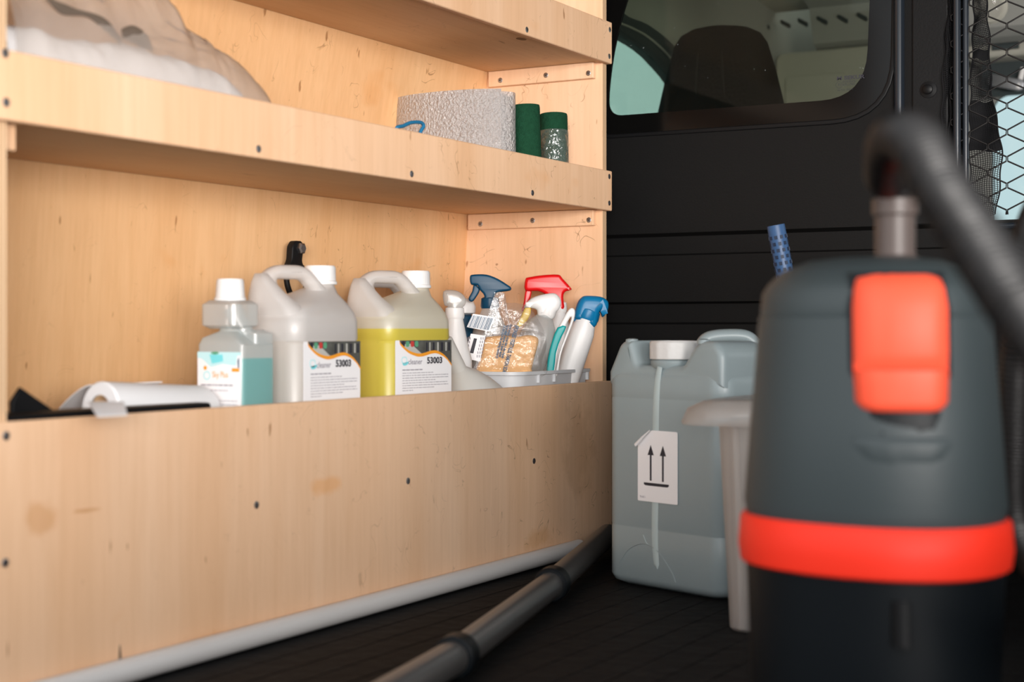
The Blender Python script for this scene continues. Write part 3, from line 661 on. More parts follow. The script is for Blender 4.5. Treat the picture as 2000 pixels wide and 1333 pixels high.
# ================================================================== JUGS
def jug(label, loc, rz, level, liquid, shellm='jug', mark=True, capm='white', bodym=None):
    """local: +x label side, +y from handle end to cap end"""
    t = thing('plastic_jug', label, 'jug', loc, rz, 'five litre jugs on the bottom shelf')
    hx, L_ = 0.047, 0.140
    cy = L_ / 2; H = 0.216
    mb = MB()
    secs = [(0.0, 0, cy, hx - 0.008, cy - 0.008, 0.012), (0.006, 0, cy, hx - 0.001, cy - 0.001, 0.018), (0.012, 0, cy, hx, cy, 0.020)]
    secs += [(0.172, 0, cy, hx, cy, 0.020), (0.176, 0, cy, hx - 0.0016, cy - 0.0016, 0.020), (0.180, 0, cy, hx, cy, 0.020)]
    secs += [(0.204, 0, cy, hx, cy, 0.022), (0.214, 0, cy + 0.002, hx - 0.004, cy - 0.003, 0.022), (0.226, -0.003, cy + 0.014, hx - 0.010, cy - 0.017, 0.024),
             (0.238, -0.006, cy + 0.032, hx - 0.020, cy - 0.038, 0.022), (0.247, -0.006, cy + 0.047, 0.0195, 0.0195, 0.0195), (0.252, -0.006, cy + 0.047, 0.0175, 0.0175, 0.0175), (0.262, -0.006, cy + 0.047, 0.0175, 0.0175, 0.0175)]
    mb.loft(secs, 6); mb.done('body', bodym or shellm, t, smooth=45)
    # grip: flat-topped hollow bar running down to the front of the neck, its near end flaring into the end face
    gp = shape([(0.0035, 0.190), (0.0015, 0.238), (0.026, 0.2735), (0.080, 0.2735), (0.132, 0.222), (0.132, 0.205)], [0, 0.016, 0.020, 0.016, 0.010, 0])
    gh = shape([(0.034, 0.2555), (0.074, 0.2555), (0.102, 0.226), (0.052, 0.214)], [0.006, 0.006, 0.004, 0.012])
    plate('handle', gp, 0.024, shellm, t, T=frame((-0.030, 0.004, 0), (0.34, 0.94, 0), (0, 0, 1)), holes=(gh,), bev=0.0088, smooth=60)
    MB().loft([(0.206, 0, 0.024, hx - 0.0025, 0.0215, 0.020), (0.218, -0.003, 0.020, hx - 0.008, 0.018, 0.016), (0.236, -0.012, 0.016, 0.026, 0.013, 0.012), (0.252, -0.020, 0.017, 0.015, 0.010, 0.009), (0.262, -0.024, 0.020, 0.009, 0.007, 0.006)], 6).done('grip_root', shellm, t, smooth=60)
    if liquid:
        ins = 0.0025
        lv = [(0.004, 0, cy, hx - 0.012, cy - 0.012, 0.012), (0.010, 0, cy, hx - ins, cy - ins, 0.018), (min(level, 0.204), 0, cy, hx - ins, cy - ins, 0.019)]
        MB().loft(lv, 6).done('liquid', liquid, t, smooth=45)
    cx, cyy = -0.006, cy + 0.047
    cap = MB().lathe([(0.0200, 0.250), (0.0215, 0.2505), (0.0215, 0.254), (0.0200, 0.2555), (0.0200, 0.272), (0.0188, 0.2745), (0.0005, 0.275)], 72, c=(cx, cyy), ribs=(36, 0.02, 0.0195)).done('cap', capm, t, smooth=30)
    if mark:
        T = frame((hx, 0, 0), (0, 1, 0), (0, 0, 1)); y0, y1, z0, z1 = 0.0115, 0.131, 0.03, 0.177
        lab = plate('label', rrect(y0, z0, y1, z1, 0.0015, 3), 0.0005, 'labelwhite', t, T=off(T, 0, 0, 0.0004), smooth=0)
        wv = [(0.008, 1.000), (0.010, 0.965), (0.026, 0.898), (0.042, 0.867), (0.052, 0.862), (0.062, 0.870), (0.074, 0.886), (0.086, 0.888), (0.099, 0.862), (0.110, 0.818), (0.1195, 0.760)]
        W_ = y1 - y0; HH = z1 - z0
        wave = [(y0 + a, z0 + b_ * HH) for a, b_ in wv]
        ph = [(y1, z1), (y0 + 0.008, z1)] + wave[1:]
        plate('print', [(a, b_) for a, b_ in ph], 0.0002, 'photo', lab, T=off(T, 0, 0, 0.0008), smooth=0)
        plate('print', [(y0 + 0.012, z0 + 0.963 * HH), (y0 + 0.032, z0 + 0.968 * HH), (y0 + 0.056, z0 + 0.868 * HH), (y0 + 0.046, z0 + 0.866 * HH), (y0 + 0.026, z0 + 0.902 * HH)], 0.0002, 'photolight', lab, T=off(T, 0, 0, 0.0010), smooth=0)
        for a, wd, mm in ((0.064, 0.003, 'ink'), (0.071, 0.002, 'photolight'), (0.078, 0.004, 'ink'), (0.088, 0.003, 'photolight'), (0.096, 0.005, 'ink'), (0.106, 0.0025, 'photolight'), (0.112, 0.004, 'ink')):
            plate('print', [(y0 + a, z0 + 0.897 * HH), (y0 + a + wd, z0 + 0.897 * HH), (y0 + a + wd, z1 - 0.003), (y0 + a, z1 - 0.003)], 0.0002, mm, lab, T=off(T, 0, 0, 0.0010), smooth=0)
        for a, mm in ((0.012, 'ink'), (0.021, 'green_ink'), (0.031, 'red_ink'), (0.040, 'green_ink')):
            plate('print', rrect(y0 + a, z1 - 0.009, y0 + a + 0.007, z1 - 0.001, 0.0025, 3), 0.0002, mm, lab, T=off(T, 0, 0, 0.0011), smooth=0)
        sw = spline([(a, b_, 0) for a, b_ in wave], 4)
        th_ = lambda f: 0.0005 + 0.0017 * math.sin(PI * min(1, f * 1.05)) ** 0.6 if f < 0.95 else 0.0012
        n_ = len(sw); upw = [(q.x, q.y + th_(i / (n_ - 1))) for i, q in enumerate(sw)]; dnw = [(q.x, q.y - th_(i / (n_ - 1))) for i, q in enumerate(sw)]
        plate('print', upw + dnw[::-1], 0.0002, 'orange', lab, T=off(T, 0, 0, 0.0013), smooth=0)
        plate('print', rrect(y0 + 0.012, z0 + 0.785 * HH, y0 + 0.024, z0 + 0.850 * HH, 0.004, 4), 0.0002, 'palecyan', lab, T=off(T, 0, 0, 0.0009), holes=(rrect(y0 + 0.0135, z0 + 0.797 * HH, y0 + 0.0225, z0 + 0.840 * HH, 0.003, 4),), smooth=0)
        plate('print', smooth2([(y0 + 0.014, z0 + 0.790 * HH), (y0 + 0.020, z0 + 0.796 * HH), (y0 + 0.027, z0 + 0.803 * HH), (y0 + 0.024, z0 + 0.775 * HH), (y0 + 0.017, z0 + 0.768 * HH)], 3), 0.0002, 'cyan', lab, T=off(T, 0, 0, 0.0009), smooth=0)
        text('print', 'cleaner', 0.0105, 'inkgrey', lab, off(T, y0 + 0.026, z0 + 0.778 * HH, 0.0009), sx=0.96, bold=0.0001)
        text('print', '53003', 0.0120, 'ink', lab, off(T, y0 + 0.065, z0 + 0.783 * HH, 0.0016), sx=1.12, bold=0.0004)
        mbl = MB()
        rl = random.Random(5)
        for i in range(24):
            zz_ = z0 + HH * (0.722 - 0.0230 * i - (0.004 if i else 0)); ln = (0.042, 0.066, 0.098, 0.098, 0.070, 0.098, 0.098, 0.070, 0.022, 0.0, 0.056)[i % 11]
            a = y0 + 0.014; e_ = y0 + 0.014 + ln
            while a < e_ - 0.002:
                wd = rl.uniform(0.003, 0.009); hh = 0.0008 if i else 0.0014
                mbl.box((a, zz_, 0), (min(a + wd, e_), zz_ + hh, 0.0001)); a += wd + 0.0012
        mbl.done('print', 'inkgrey', lab, T=off(T, 0, 0, 0.0009), smooth=0)
    return t
ZB = 0.1655
jug('white translucent jug with a clear fill and wave-striped label, left of the yellow jug', (-1.200, 1.501, ZB), 0, 0.20, 'clearliq', bodym='jugclear')
jug('translucent jug two thirds full of yellow liquid', (-1.206, 1.715, ZB), math.radians(-7), 0.193, 'yellow', bodym='jugyellow')
jug('empty greyish jug standing behind the yellow jug', (-1.336, 1.905, ZB), math.radians(-2), 0.0, None, 'juggrey', mark=False)

# ================================================================== DOSING BOTTLE
t = thing('dosing_bottle', 'one litre dosing bottle of teal liquid with white cap and cyan label', 'bottle', (-1.200, 1.443, ZB))
MB().loft([(0.0, 0, 0, 0.030, 0.026, 0.006), (0.005, 0, 0, 0.035, 0.031, 0.007), (0.174, 0, 0, 0.035, 0.031, 0.007), (0.182, -0.004, -0.003, 0.028, 0.026, 0.008), (0.190, -0.006, -0.004, 0.013, 0.013, 0.013), (0.196, -0.006, -0.004, 0.012, 0.012, 0.012)], 6).done('body', 'bottleteal', t, smooth=45)
MB().loft([(0.003, 0, 0, 0.030, 0.026, 0.006), (0.007, 0, 0, 0.033, 0.029, 0.006), (0.158, 0, 0, 0.033, 0.029, 0.006)], 6).done('liquid', 'teal_liq', t, smooth=45)
# side chamber rising past the shoulder, chute to the dosing head
MB().loft([(0.1745, 0.019, 0.012, 0.016, 0.018, 0.006), (0.187, 0.019, 0.012, 0.016, 0.018, 0.006), (0.192, 0.016, 0.010, 0.010, 0.012, 0.006)], 5).done('side_chamber', 'bottle', t, smooth=45)
MB().tube([(0.010, 0.006, 0.185), (0.002, 0.0, 0.205), (-0.004, -0.003, 0.218)], (0.011, 0.010), 14).done('chute', 'bottle', t)
MB().loft([(0.193, -0.006, -0.004, 0.020, 0.020, 0.010), (0.197, -0.006, -0.004, 0.028, 0.025, 0.011), (0.222, -0.006, -0.004, 0.028, 0.025, 0.011), (0.227, -0.006, -0.004, 0.022, 0.020, 0.011)], 6).done('dosing_chamber', 'bottle', t, smooth=45)
MB().lathe([(0.0185, 0.226), (0.0185, 0.230), (0.0172, 0.231), (0.0160, 0.250), (0.0150, 0.2525), (0.0005, 0.253)], 60, c=(-0.006, -0.004), ribs=(30, 0.02, 0.0155)).done('cap', 'white', t, smooth=30)
T = frame((0, -0.031, 0), (1, 0, 0), (0, 0, 1))
lab = plate('label', rrect(-0.0325, 0.0045, 0.0335, 0.150, 0.0015, 3), 0.0005, 'labelwhite', t, T=off(T, 0, 0.0155, 0.0004), smooth=0)
plate('print', [(-0.0325, 0.150), (0.0335, 0.150), (0.0335, 0.146), (0.028, 0.146), (0.026, 0.134), (0.006, 0.136), (-0.012, 0.132), (-0.026, 0.142), (-0.0325, 0.143)], 0.0002, 'palecyan', lab, T=off(T, 0, 0.0155, 0.0008), smooth=0)
plate('print', [(-0.014, 0.147), (0.006, 0.147), (0.007, 0.139), (-0.010, 0.136)], 0.0002, 'cyan', lab, T=off(T, 0, 0.0155, 0.0010), smooth=0)
plate('print', smooth2([(-0.012, 0.149), (-0.004, 0.1505), (0.001, 0.1485), (-0.006, 0.147)], 3), 0.0002, 'green_ink', lab, T=off(T, 0, 0.0155, 0.0012), smooth=0)
plate('print', [(0.020, 0.127), (0.031, 0.127), (0.031, 0.131), (0.020, 0.131)], 0.0002, 'orange', lab, T=off(T, 0, 0.0155, 0.0009), smooth=0)
plate('print', [(0.0295, 0.131), (0.031, 0.131), (0.031, 0.144), (0.0285, 0.140)], 0.0002, 'inkblue', lab, T=off(T, 0, 0.0155, 0.0011), smooth=0)
plate('print', circ(0.0058, 18), 0.0002, 'palecyan', lab, T=off(T, -0.018, 0.1375, 0.0009), holes=(circ(0.0035, 18),), smooth=0)
plate('print', circ(0.0025, 14), 0.0002, 'orange', lab, T=off(T, -0.0205, 0.1465, 0.0009), smooth=0)
text('print', 'Sky Plus', 0.010, 'orange', lab, off(T, -0.010, 0.1355, 0.0009), sx=0.75)
mbl = MB(); rl = random.Random(2)
for i, (zz_, a, e_, hh) in enumerate([(0.110, -0.027, 0.022, 0.0016), (0.104, -0.020, 0.014, 0.001), (0.096, -0.029, -0.014, 0.0016)] + [(0.092 - 0.0042 * j, -0.029, 0.028, 0.0008) for j in range(14)]):
    while a < e_:
        wd = rl.uniform(0.003, 0.008); mbl.box((a, zz_, 0), (min(a + wd, e_), zz_ + hh, 0.0001)); a += wd + 0.001
mbl.done('print', 'inkgrey', lab, T=off(T, 0, 0.0155, 0.0009), smooth=0)

# ================================================================== LEFT END OF THE BOTTOM SHELF
# black fabric case lying along the panel, one stiff corner standing up
t = thing('black_case', 'flat black case behind the front panel with one corner sticking up', 'case', (-1.165, 1.19, ZB))
mb = MB(); p0 = at_x(20, 815, -1.15); yA = 1.04; yB_ = at_x(405, 795, -1.145).y
mb.hexa(((-1.19, 1.030, ZB), (-1.138, 1.030, ZB), (-1.138, yB_, ZB), (-1.19, yB_, ZB), (-1.185, 1.030, 0.277), (-1.138, 1.030, 0.277), (-1.138, yB_, 0.2765), (-1.160, yB_, 0.2765)))
bevel(mb.done('body', 'black', t, smooth=0, base=t.location), 0.004, 3)
mb = MB(); mb.box((-1.262, 1.032, ZB), (-1.1905, 1.40, 0.2365)); bevel(mb.done('lower_body', 'black', t, smooth=0, base=t.location), 0.004, 3)
XK = -1.168
cpts = [at_x(px, py, XK) for px, py in ((20, 822), (20, 785), (38, 757), (100, 800), (130, 822))]
plate('corner_flap', [(q.y, q.z) for q in cpts], 0.006, 'black', t, T=frame((XK, 0, 0), (0, 1, 0), (0, 0, 1)), bev=0.002, base=t.location)
tg = [at_z(px, py, 0.2785) for px, py in ((172, 797), (242, 797), (249, 811), (190, 814))]
tgm = MB(); tgm.rings([[Vector((q.x, q.y, 0.2780 + (0.006 if i < 2 else 0))) for i, q in enumerate(tg)], [Vector((q.x, q.y, 0.2788 + (0.006 if i < 2 else 0))) for i, q in enumerate(tg)]]); tgm.done('tag', 'paper', t, smooth=0, base=t.location)
# roll of white film
a = Vector((-1.214, 1.232, 0.2725)); b = Vector((-1.206, 1.395, 0.2625))
t = thing('paper_roll', 'white paper roll lying on its side with open core, left of the dosing bottle', 'paper roll', (a + b) / 2 - Vector((0, 0, 0.030)))
d = (b - a).normalized(); sp_ = []
T = Matrix.Translation(a - t.location) @ d.to_track_quat('Z', 'Y').to_matrix().to_4x4()
Lr = (b - a).length; R_ = 0.0290
MB().lathe([(0.0145, 0), (R_ - 0.002, 0), (R_, 0.002), (R_, Lr - 0.012), (R_ - 0.004, Lr - 0.002), (0.0145, Lr)], 48, caps=(False, False)).done('sheet_winding', 'paper', t, T=T)
MB().lathe([(0.0143, 0.002), (0.0143, Lr - 0.002), (0.0130, Lr - 0.002), (0.0130, 0.002), (0.0143, 0.002)], 32, caps=(False, False)).done('core', 'plyshelf', t, T=T)
# loose outer sheet running off to the back
nn = 12; rs = []
for j in range(2):
    y = (a.y + 0.006 if j == 0 else a.y + 0.12); rr_ = []
    for i in range(nn):
        f = i / (nn - 1); rr_.append(Vector((a.x - 0.020 - 0.075 * f, y, a.z + R_ * 0.86 - 0.055 * f ** 1.5)))
    rs.append(rr_ + [v - Vector((0, 0, 0.0012)) for v in rr_[::-1]])
MB().rings(rs).done('loose_sheet', 'paper', t, smooth=50, base=t.location)

# ================================================================== FUNNEL
p0 = at_x(926, 800, -1.178); p1 = at_x(869, 662, -1.198)
t = thing('funnel', 'off-white plastic funnel turned upside down beside the yellow jug', 'funnel', (p0.x, p0.y, p0.z))
ax = (p1 - p0); Lf = ax.length
T = ax.normalized().to_track_quat('Z', 'Y').to_matrix().to_4x4()
k = Lf
MB().lathe([(0.053, -0.004), (0.055, 0.000), (0.055, 0.006), (0.0495, 0.018), (0.041, 0.034), (0.028, 0.052), (0.0175, 0.062), (0.0135, 0.066), (0.0105, k - 0.002), (0.0085, k), (0.0075, k - 0.004), (0.011, 0.062), (0.026, 0.048), (0.047, 0.016), (0.052, -0.004)], 48, caps=(False, False)).done('cone', 'funnel', t, T=T, smooth=40)

# ================================================================== BIN WITH CLEANING THINGS
bx0, bx1, by0, by1 = -1.276, -1.137, 2.020, 2.284
a1 = at_x(938, 722, -1.137); 
BZ = 0.2925
t = thing('storage_bin', 'light grey open plastic bin holding the spray bottles at the shelf end', 'bin', ((bx0 + bx1) / 2, (by0 + by1) / 2, ZB))
cx, cy, hx, hy = 0, 0, (bx1 - bx0) / 2, (by1 - by0) / 2; hb = BZ - ZB
secs = [(0.0, 0, 0, hx - 0.018, hy - 0.018, 0.02), (0.004, 0, 0, hx - 0.014, hy - 0.014, 0.022), (hb - 0.006, 0, 0, hx - 0.005, hy - 0.006, 0.028), (hb - 0.005, 0, 0, hx, hy, 0.03), (hb, 0, 0, hx, hy, 0.03),
        (hb, 0, 0, hx - 0.007, hy - 0.008, 0.027), (0.006, 0, 0, hx - 0.017, hy - 0.017, 0.02)]
MB().loft(secs, 7, caps=(True, True)).done('body', 'bin', t, smooth=30)
for yy in (-0.062, -0.010, 0.105):
    mb = MB(); mb.box((hx - 0.0065, yy, hb - 0.018), (hx - 0.0015, yy + 0.003, hb - 0.004)); mb.done('rib', 'bin', t, smooth=0)

def bottle_body(t, secs, m, name='body', T=None, n=7): return MB().loft(secs, n).done(name, m, t, smooth=50, T=T)
CAMR = math.radians(29.6)
def px_outline(pts, x0, y0, k): return [((x - x0) * k, (y0 - y) * k) for x, y in pts]

def sprayer(label, D, neck, outline, bodym, th, trig, trigm, low=None, lean=0.0, cat='spray bottle', yaw=CAMR, bodymat='white', bodyr=(0.034, 0.022), zbase=None, neckr=0.013, collar=None, shoulder=0.03, bev=0.005):
    """neck = pixel of the collar centre; bottle stands on the bin floor under it; head outline and trigger in pixels"""
    k = D / F
    P = at_d(neck[0], neck[1], D)
    zb = (ZB + 0.008) if zbase is None else zbase
    t = thing('spray_bottle', label, cat, (P.x, P.y, zb), yaw)
    base = Vector((P.x, P.y, zb)); h = P.z - zb
    T = Matrix.Translation((0, 0, h)) @ Matrix.Rotation(lean, 4, 'Y') @ Matrix.Rotation(PI / 2, 4, 'X')
    T0 = Matrix.Translation((0, 0, h)) @ Matrix.Rotation(PI / 2, 4, 'X')
    if outline: plate('spray_head', smooth2(px_outline(outline, neck[0], neck[1], k), 3), th, bodym, t, T=T0, bev=bev)
    if trig: plate('trigger', smooth2(px_outline(trig, neck[0], neck[1], k), 3), th * 0.5, trigm, t, T=T0, bev=0.0025)
    # bottle leaning: axis from collar down to its foot
    TL = Matrix.Translation((0, 0, h)) @ Matrix.Rotation(lean, 4, 'Y')
    hb = h / math.cos(lean) * 0.985
    r0, r1 = bodyr
    MB().lathe([(neckr + 0.001, -0.004), (neckr + 0.002, 0.0), (neckr + 0.001, 0.012), (neckr - 0.002, 0.014)], 24).done('collar', collar or bodym, t, T=TL)
    bottle_body(t, [(-hb, 0, 0, r0 * 0.9, r1 * 0.9, 0.01), (-hb + 0.006, 0, 0, r0, r1, 0.015), (-shoulder - 0.02, 0, 0, r0, r1, 0.018), (-shoulder, 0, 0, r0 * 0.8, r1 * 0.9, 0.018), (-0.006, 0, 0, neckr, neckr, neckr), (0.004, 0, 0, neckr - 0.001, neckr - 0.001, neckr - 0.001)], bodymat, T=TL)
    return t

# 1 dark blue trigger head, clear bottle (behind)
sprayer('spray bottle with a dark navy blue trigger head, left of the red one', 2.47, (957, 598),
        [(918, 541), (925, 537), (950, 537), (972, 545), (990, 556), (998, 562), (996, 568), (975, 571), (968, 575), (965, 590), (966, 600), (948, 600), (946, 578), (938, 568), (932, 558), (920, 556)],
        'navy', 0.024, [(926, 556), (937, 565), (932, 578), (922, 590), (915, 584), (922, 570)], 'navy', bodymat='bottle', collar='navy', bev=0.0035, bodyr=(0.030, 0.020))
# 2 red trigger head
sprayer('spray bottle with a bright red trigger head standing against the side panel', 2.53, (1090, 606),
        [(1026, 546), (1034, 542), (1060, 538), (1090, 537), (1098, 544), (1114, 562), (1115, 567), (1103, 571), (1100, 582), (1101, 606), (1079, 606), (1078, 588), (1066, 576), (1050, 569), (1026, 568)],
        'red', 0.028, [(1027, 566), (1038, 569), (1034, 588), (1024, 605), (1019, 608), (1023, 590)], 'red', bodymat='white', collar='white', bev=0.005, bodyr=(0.026, 0.020))
# 3 white head with yellow trigger, leaning
t3 = sprayer('spray bottle with a white head and yellow trigger, behind the wrapped sponge', 2.455, (1067, 612),
        [(1028, 592), (1040, 582), (1058, 576), (1080, 573), (1090, 578), (1096, 590), (1092, 604), (1084, 612), (1078, 624), (1052, 618), (1048, 606), (1036, 602), (1024, 602)],
        'white', 0.028, [(1026, 601), (1036, 602), (1036, 614), (1028, 628), (1014, 640), (1010, 634), (1018, 618)], 'yel', bodymat='bottle', collar='white', lean=math.radians(20), bev=0.009, bodyr=(0.028, 0.022), shoulder=0.02)
# 4 blue domed head, tall white bottle leaning
t4 = sprayer('slim white spray bottle with a bright blue head leaning against the side panel', 2.50, (1146, 620),
        [(1128, 592), (1136, 581), (1146, 578), (1172, 580), (1186, 588), (1188, 600), (1184, 612), (1176, 620), (1172, 608), (1168, 618), (1160, 640), (1124, 624), (1121, 616)],
        'blue', 0.034, [(1133, 598), (1140, 603), (1130, 618), (1121, 628), (1120, 618)], 'blue', bodymat='white', collar='blue', lean=math.radians(18), bev=0.010, bodyr=(0.0205, 0.019), neckr=0.018, shoulder=0.006)
# 5 white bottle with a clear hood, red band near its foot (left, half hidden)
sprayer('white spray bottle with clear hooded head beside the grey jug', 2.33, (888, 618),
        [(866, 570), (884, 567), (900, 572), (910, 584), (908, 596), (900, 604), (896, 618), (880, 618), (876, 600), (868, 596)],
        'bottle', 0.026, None, None, bodymat='white', collar='white', zbase=ZB, bev=0.008, bodyr=(0.026, 0.020), shoulder=0.045)
# 6 small dark blue bottle behind
t = thing('small_bottle', 'small dark blue bottle with white lid behind the barcode tag', 'bottle', at_d(905, 700, 2.50) - Vector((0, 0, 0.125)), 0)
t.location.z = ZB
zt = at_d(905, 619, 2.5).z - t.location.z
MB().lathe([(0.020, 0), (0.022, 0.004), (0.022, zt - 0.012), (0.019, zt), (0.010, zt + 0.004)], 28).done('body', 'navy', t)
MB().lathe([(0.012, zt + 0.003), (0.0195, zt + 0.006), (0.0205, zt + 0.016), (0.016, zt + 0.026), (0.006, zt + 0.030)], 28).done('lid', 'white', t, smooth=50)
# 7 brush: looped white handle with teal grip
DB = 2.44; kb = DB / F; pB = at_d(1095, 720, DB)
t = thing('scrub_brush', 'white loop-handled brush with teal grip between two spray bottles', 'brush', (pB.x, pB.y, ZB + 0.008), CAMR)
zoff = pB.z - t.location.z
TT = Matrix.Translation((0, 0, zoff)) @ Matrix.Rotation(PI / 2, 4, 'X')
outer = [(1068, 735), (1072, 690), (1083, 655), (1097, 628), (1110, 606), (1118, 602), (1123, 608), (1121, 625), (1108, 660), (1096, 692), (1088, 735)]
inner = [(1086, 722), (1092, 690), (1104, 655), (1115, 626), (1114, 620), (1106, 634), (1098, 656), (1090, 685), (1084, 722)]
plate('handle', smooth2(px_outline(outer, 1095, 720, kb), 3), 0.014, 'white', t, T=TT, holes=(smooth2(px_outline(inner, 1095, 720, kb), 3),), bev=0.0028)
tealp = [(1067, 737), (1070, 700), (1077, 670), (1089, 640), (1106, 638), (1096, 660), (1086, 690), (1080, 737)]
plate('grip', smooth2(px_outline(tealp, 1095, 720, kb), 2), 0.018, 'teal', t, T=TT, bev=0.003)
mb = MB(); mb.box((-0.028, -0.012, 0.012), (0.012, 0.012, 0.030)); bevel(mb.done('brush_block', 'white', t, smooth=0), 0.003)
mb = MB()
for i in range(9):
    for j in range(5): mb.box((-0.026 + i * 0.0043, -0.010 + j * 0.0045, 0.0), (-0.0242 + i * 0.0043, -0.0082 + j * 0.0045, 0.012))
q = mb.done('bristles', 'teal', t, smooth=0); q['kind'] = 'stuff'
# 9 wrapped sponge: sponge slab, clear film bag, print and labels
DS = 2.395; ks = DS / F; pS = at_d(1000, 722, DS)
t = thing('wrapped_sponge', 'orange sponge in printed clear plastic wrap at the front of the bin', 'sponge', (pS.x, pS.y, pS.z), CAMR)
TS = Matrix.Rotation(PI / 2, 4, 'X') @ Matrix.Rotation(math.radians(-6), 4, 'X')
TS = Matrix.Rotation(math.radians(-10), 4, 'X') @ Matrix.Rotation(PI / 2, 4, 'X')
P_ = lambda pts: px_outline(pts, 1000, 722, ks)
plate('sponge', smooth2(P_([(935, 740), (938, 700), (946, 664), (958, 658), (985, 656), (1012, 658), (1030, 655), (1046, 658), (1052, 666), (1046, 690), (1038, 722), (1036, 740)]), 3), 0.026, 'sponge', t, T=TS, bev=0.008)
def crinkle(o, amp, seed, sc=90):
    from mathutils import noise as nz
    for v in o.data.vertices:
        q = v.co * sc + Vector((seed, seed, seed)); v.co += Vector((nz.noise(q), nz.noise(q + Vector((9, 3, 1))), nz.noise(q + Vector((2, 7, 5))))) * amp
def pillow(name, outline, th, m, parent, T, res=26, amp=0.002, seed=0, puff=1.0):
    """closed film bag over an outline; crumpled"""
    ox = [p[0] for p in outline]; oy = [p[1] for p in outline]
    cx = sum(ox) / len(ox); cy = sum(oy) / len(oy); mb = MB(); nr = 9; n = len(outline)
    from mathutils import noise as nz
    for side in (1, -1):
        R = []
        for i in range(nr + 1):
            f = i / nr; row = []
            for (x, y) in outline:
                X = cx + (x - cx) * f; Y = cy + (y - cy) * f
                hgt = th / 2 * (max(0, 1 - f ** 4)) ** 0.5 if f < 1 else 0.0003
                w_ = nz.noise(Vector((X * 120 + seed, Y * 120, side * 5.0))) * amp + nz.noise(Vector((X * 300 + seed, Y * 260, side * 3.0))) * amp * 0.5
                row.append((X, Y, side * (hgt + w_ * (1 if f < 1 else 0))))
            R.append(row)
        vs = [[mb.b.verts.new(p) for p in r] for r in R[1:]]; c = mb.b.verts.new((cx, cy, side * th / 2))
        for i in range(n): mb.b.faces.new((c, vs[0][i], vs[0][(i + 1) % n]))
        for a_, b_ in zip(vs, vs[1:]):
            for i in range(n): mb.b.faces.new((a_[i], b_[i], b_[(i + 1) % n], a_[(i + 1) % n]))
    return mb.done(name, m, parent, smooth=80, T=T)
pillow('plastic_wrap', smooth2(P_([(903, 738), (906, 700), (912, 660), (935, 655), (960, 652), (1000, 650), (1040, 645), (1065, 655), (1066, 690), (1056, 738)]), 5), 0.034, 'film', t, TS, amp=0.003)
zf = 0.0172
def stext(s, px, py, size, ang, m='inkblue', sx=1.0, bold=0.0002):
    q = P_([(px, py)])[0]
    T = TS @ Matrix.Translation((q[0], q[1], zf)) @ Matrix.Rotation(math.radians(ang), 4, 'Z')
    text('print', s, size, m, t, T, sx=sx, bold=bold)
stext('EPONGES VEGETALES, TAMPON SOAP', 1006, 638, 0.0088, -105, sx=0.52, bold=0.0003)
for i, s in enumerate(('Avant emploi, rincez bien a leau chaude', 'Apres usage, essorer et laisser secher', 'Do not put in the washing machine 60')):
    stext(s, 996 - i * 6, 636 + i, 0.0062, -104, sx=0.55)
lb = plate('label', P_([(920, 655), (948, 659), (938, 710), (906, 703)]), 0.0004, 'labelwhite', t, T=TS @ Matrix.Translation((0, 0, zf + 0.0005)), smooth=0)
plate('print', P_([(926, 664), (932, 665), (925, 694), (918, 693)]), 0.0002, 'ink', lb, T=TS @ Matrix.Translation((0, 0, zf + 0.001)), smooth=0)
mbl = MB()
for i, xq in enumerate((915, 911, 936, 940, 944)):
    for j in range(6):
        y_ = 662 + j * 7; x_ = xq - j * 1.5 + 3
        a_, b_ = P_([(x_, y_ + 5), (x_ + 1.6, y_)]); mbl.box((a_[0], a_[1], 0), (b_[0], b_[1], 0.0001))
mbl.done('print', 'inkgrey', lb, T=TS @ Matrix.Translation((0, 0, zf + 0.001)), smooth=0)
# 10 empty clear bag with a barcode tag, standing up behind the sponge
DW = 2.42; kw = DW / F; pW = at_d(960, 722, DW)
t = thing('clear_bag', 'crumpled clear plastic bag with barcode sticker behind the wrapped sponge', 'plastic bag', (pW.x, pW.y, pW.z), CAMR)
P2 = lambda pts: px_outline(pts, 960, 722, kw)
T2 = Matrix.Rotation(math.radians(-4), 4, 'X') @ Matrix.Rotation(PI / 2, 4, 'X')
pillow('film', smooth2(P2([(925, 740), (930, 690), (938, 650), (955, 605), (968, 572), (986, 573), (984, 590), (1010, 592), (1035, 602), (1060, 640), (1068, 670), (1060, 700), (1040, 740)]), 5), 0.018, 'film', t, T2, amp=0.004, seed=4)
lb = plate('barcode_tag', P2([(924, 614), (967, 621), (956, 649), (912, 640)]), 0.0005, 'labelwhite', t, T=T2 @ Matrix.Translation((0, 0, 0.012)), smooth=0)
mbl = MB(); rl = random.Random(3)
x_ = 919.0
while x_ < 958:
    wd = rl.choice((0.7, 1.0, 1.7)); 
    y0_ = 617 + (x_ - 919) * 0.16
    q = P2([(x_ + 4, y0_), (x_ + 4 + wd, y0_), (x_ - 5 + wd, y0_ + 23), (x_ - 5, y0_ + 23)])
    mbl.rings([[(a_, b_, 0) for a_, b_ in q], [(a_, b_, 0.0001) for a_, b_ in q]]); x_ += wd + rl.choice((0.7, 1.2, 1.5))
mbl.done('print', 'inkblue', lb, T=T2 @ Matrix.Translation((0, 0, 0.0123)), smooth=0)
plate('seal_strip', P2([(966, 572), (986, 573), (975, 618), (965, 660), (946, 656), (954, 616)]), 0.0006, 'film', t, T=T2 @ Matrix.Translation((0, 0, 0.010)), smooth=0)

# ================================================================== MIDDLE SHELF
ZM = 0.5682
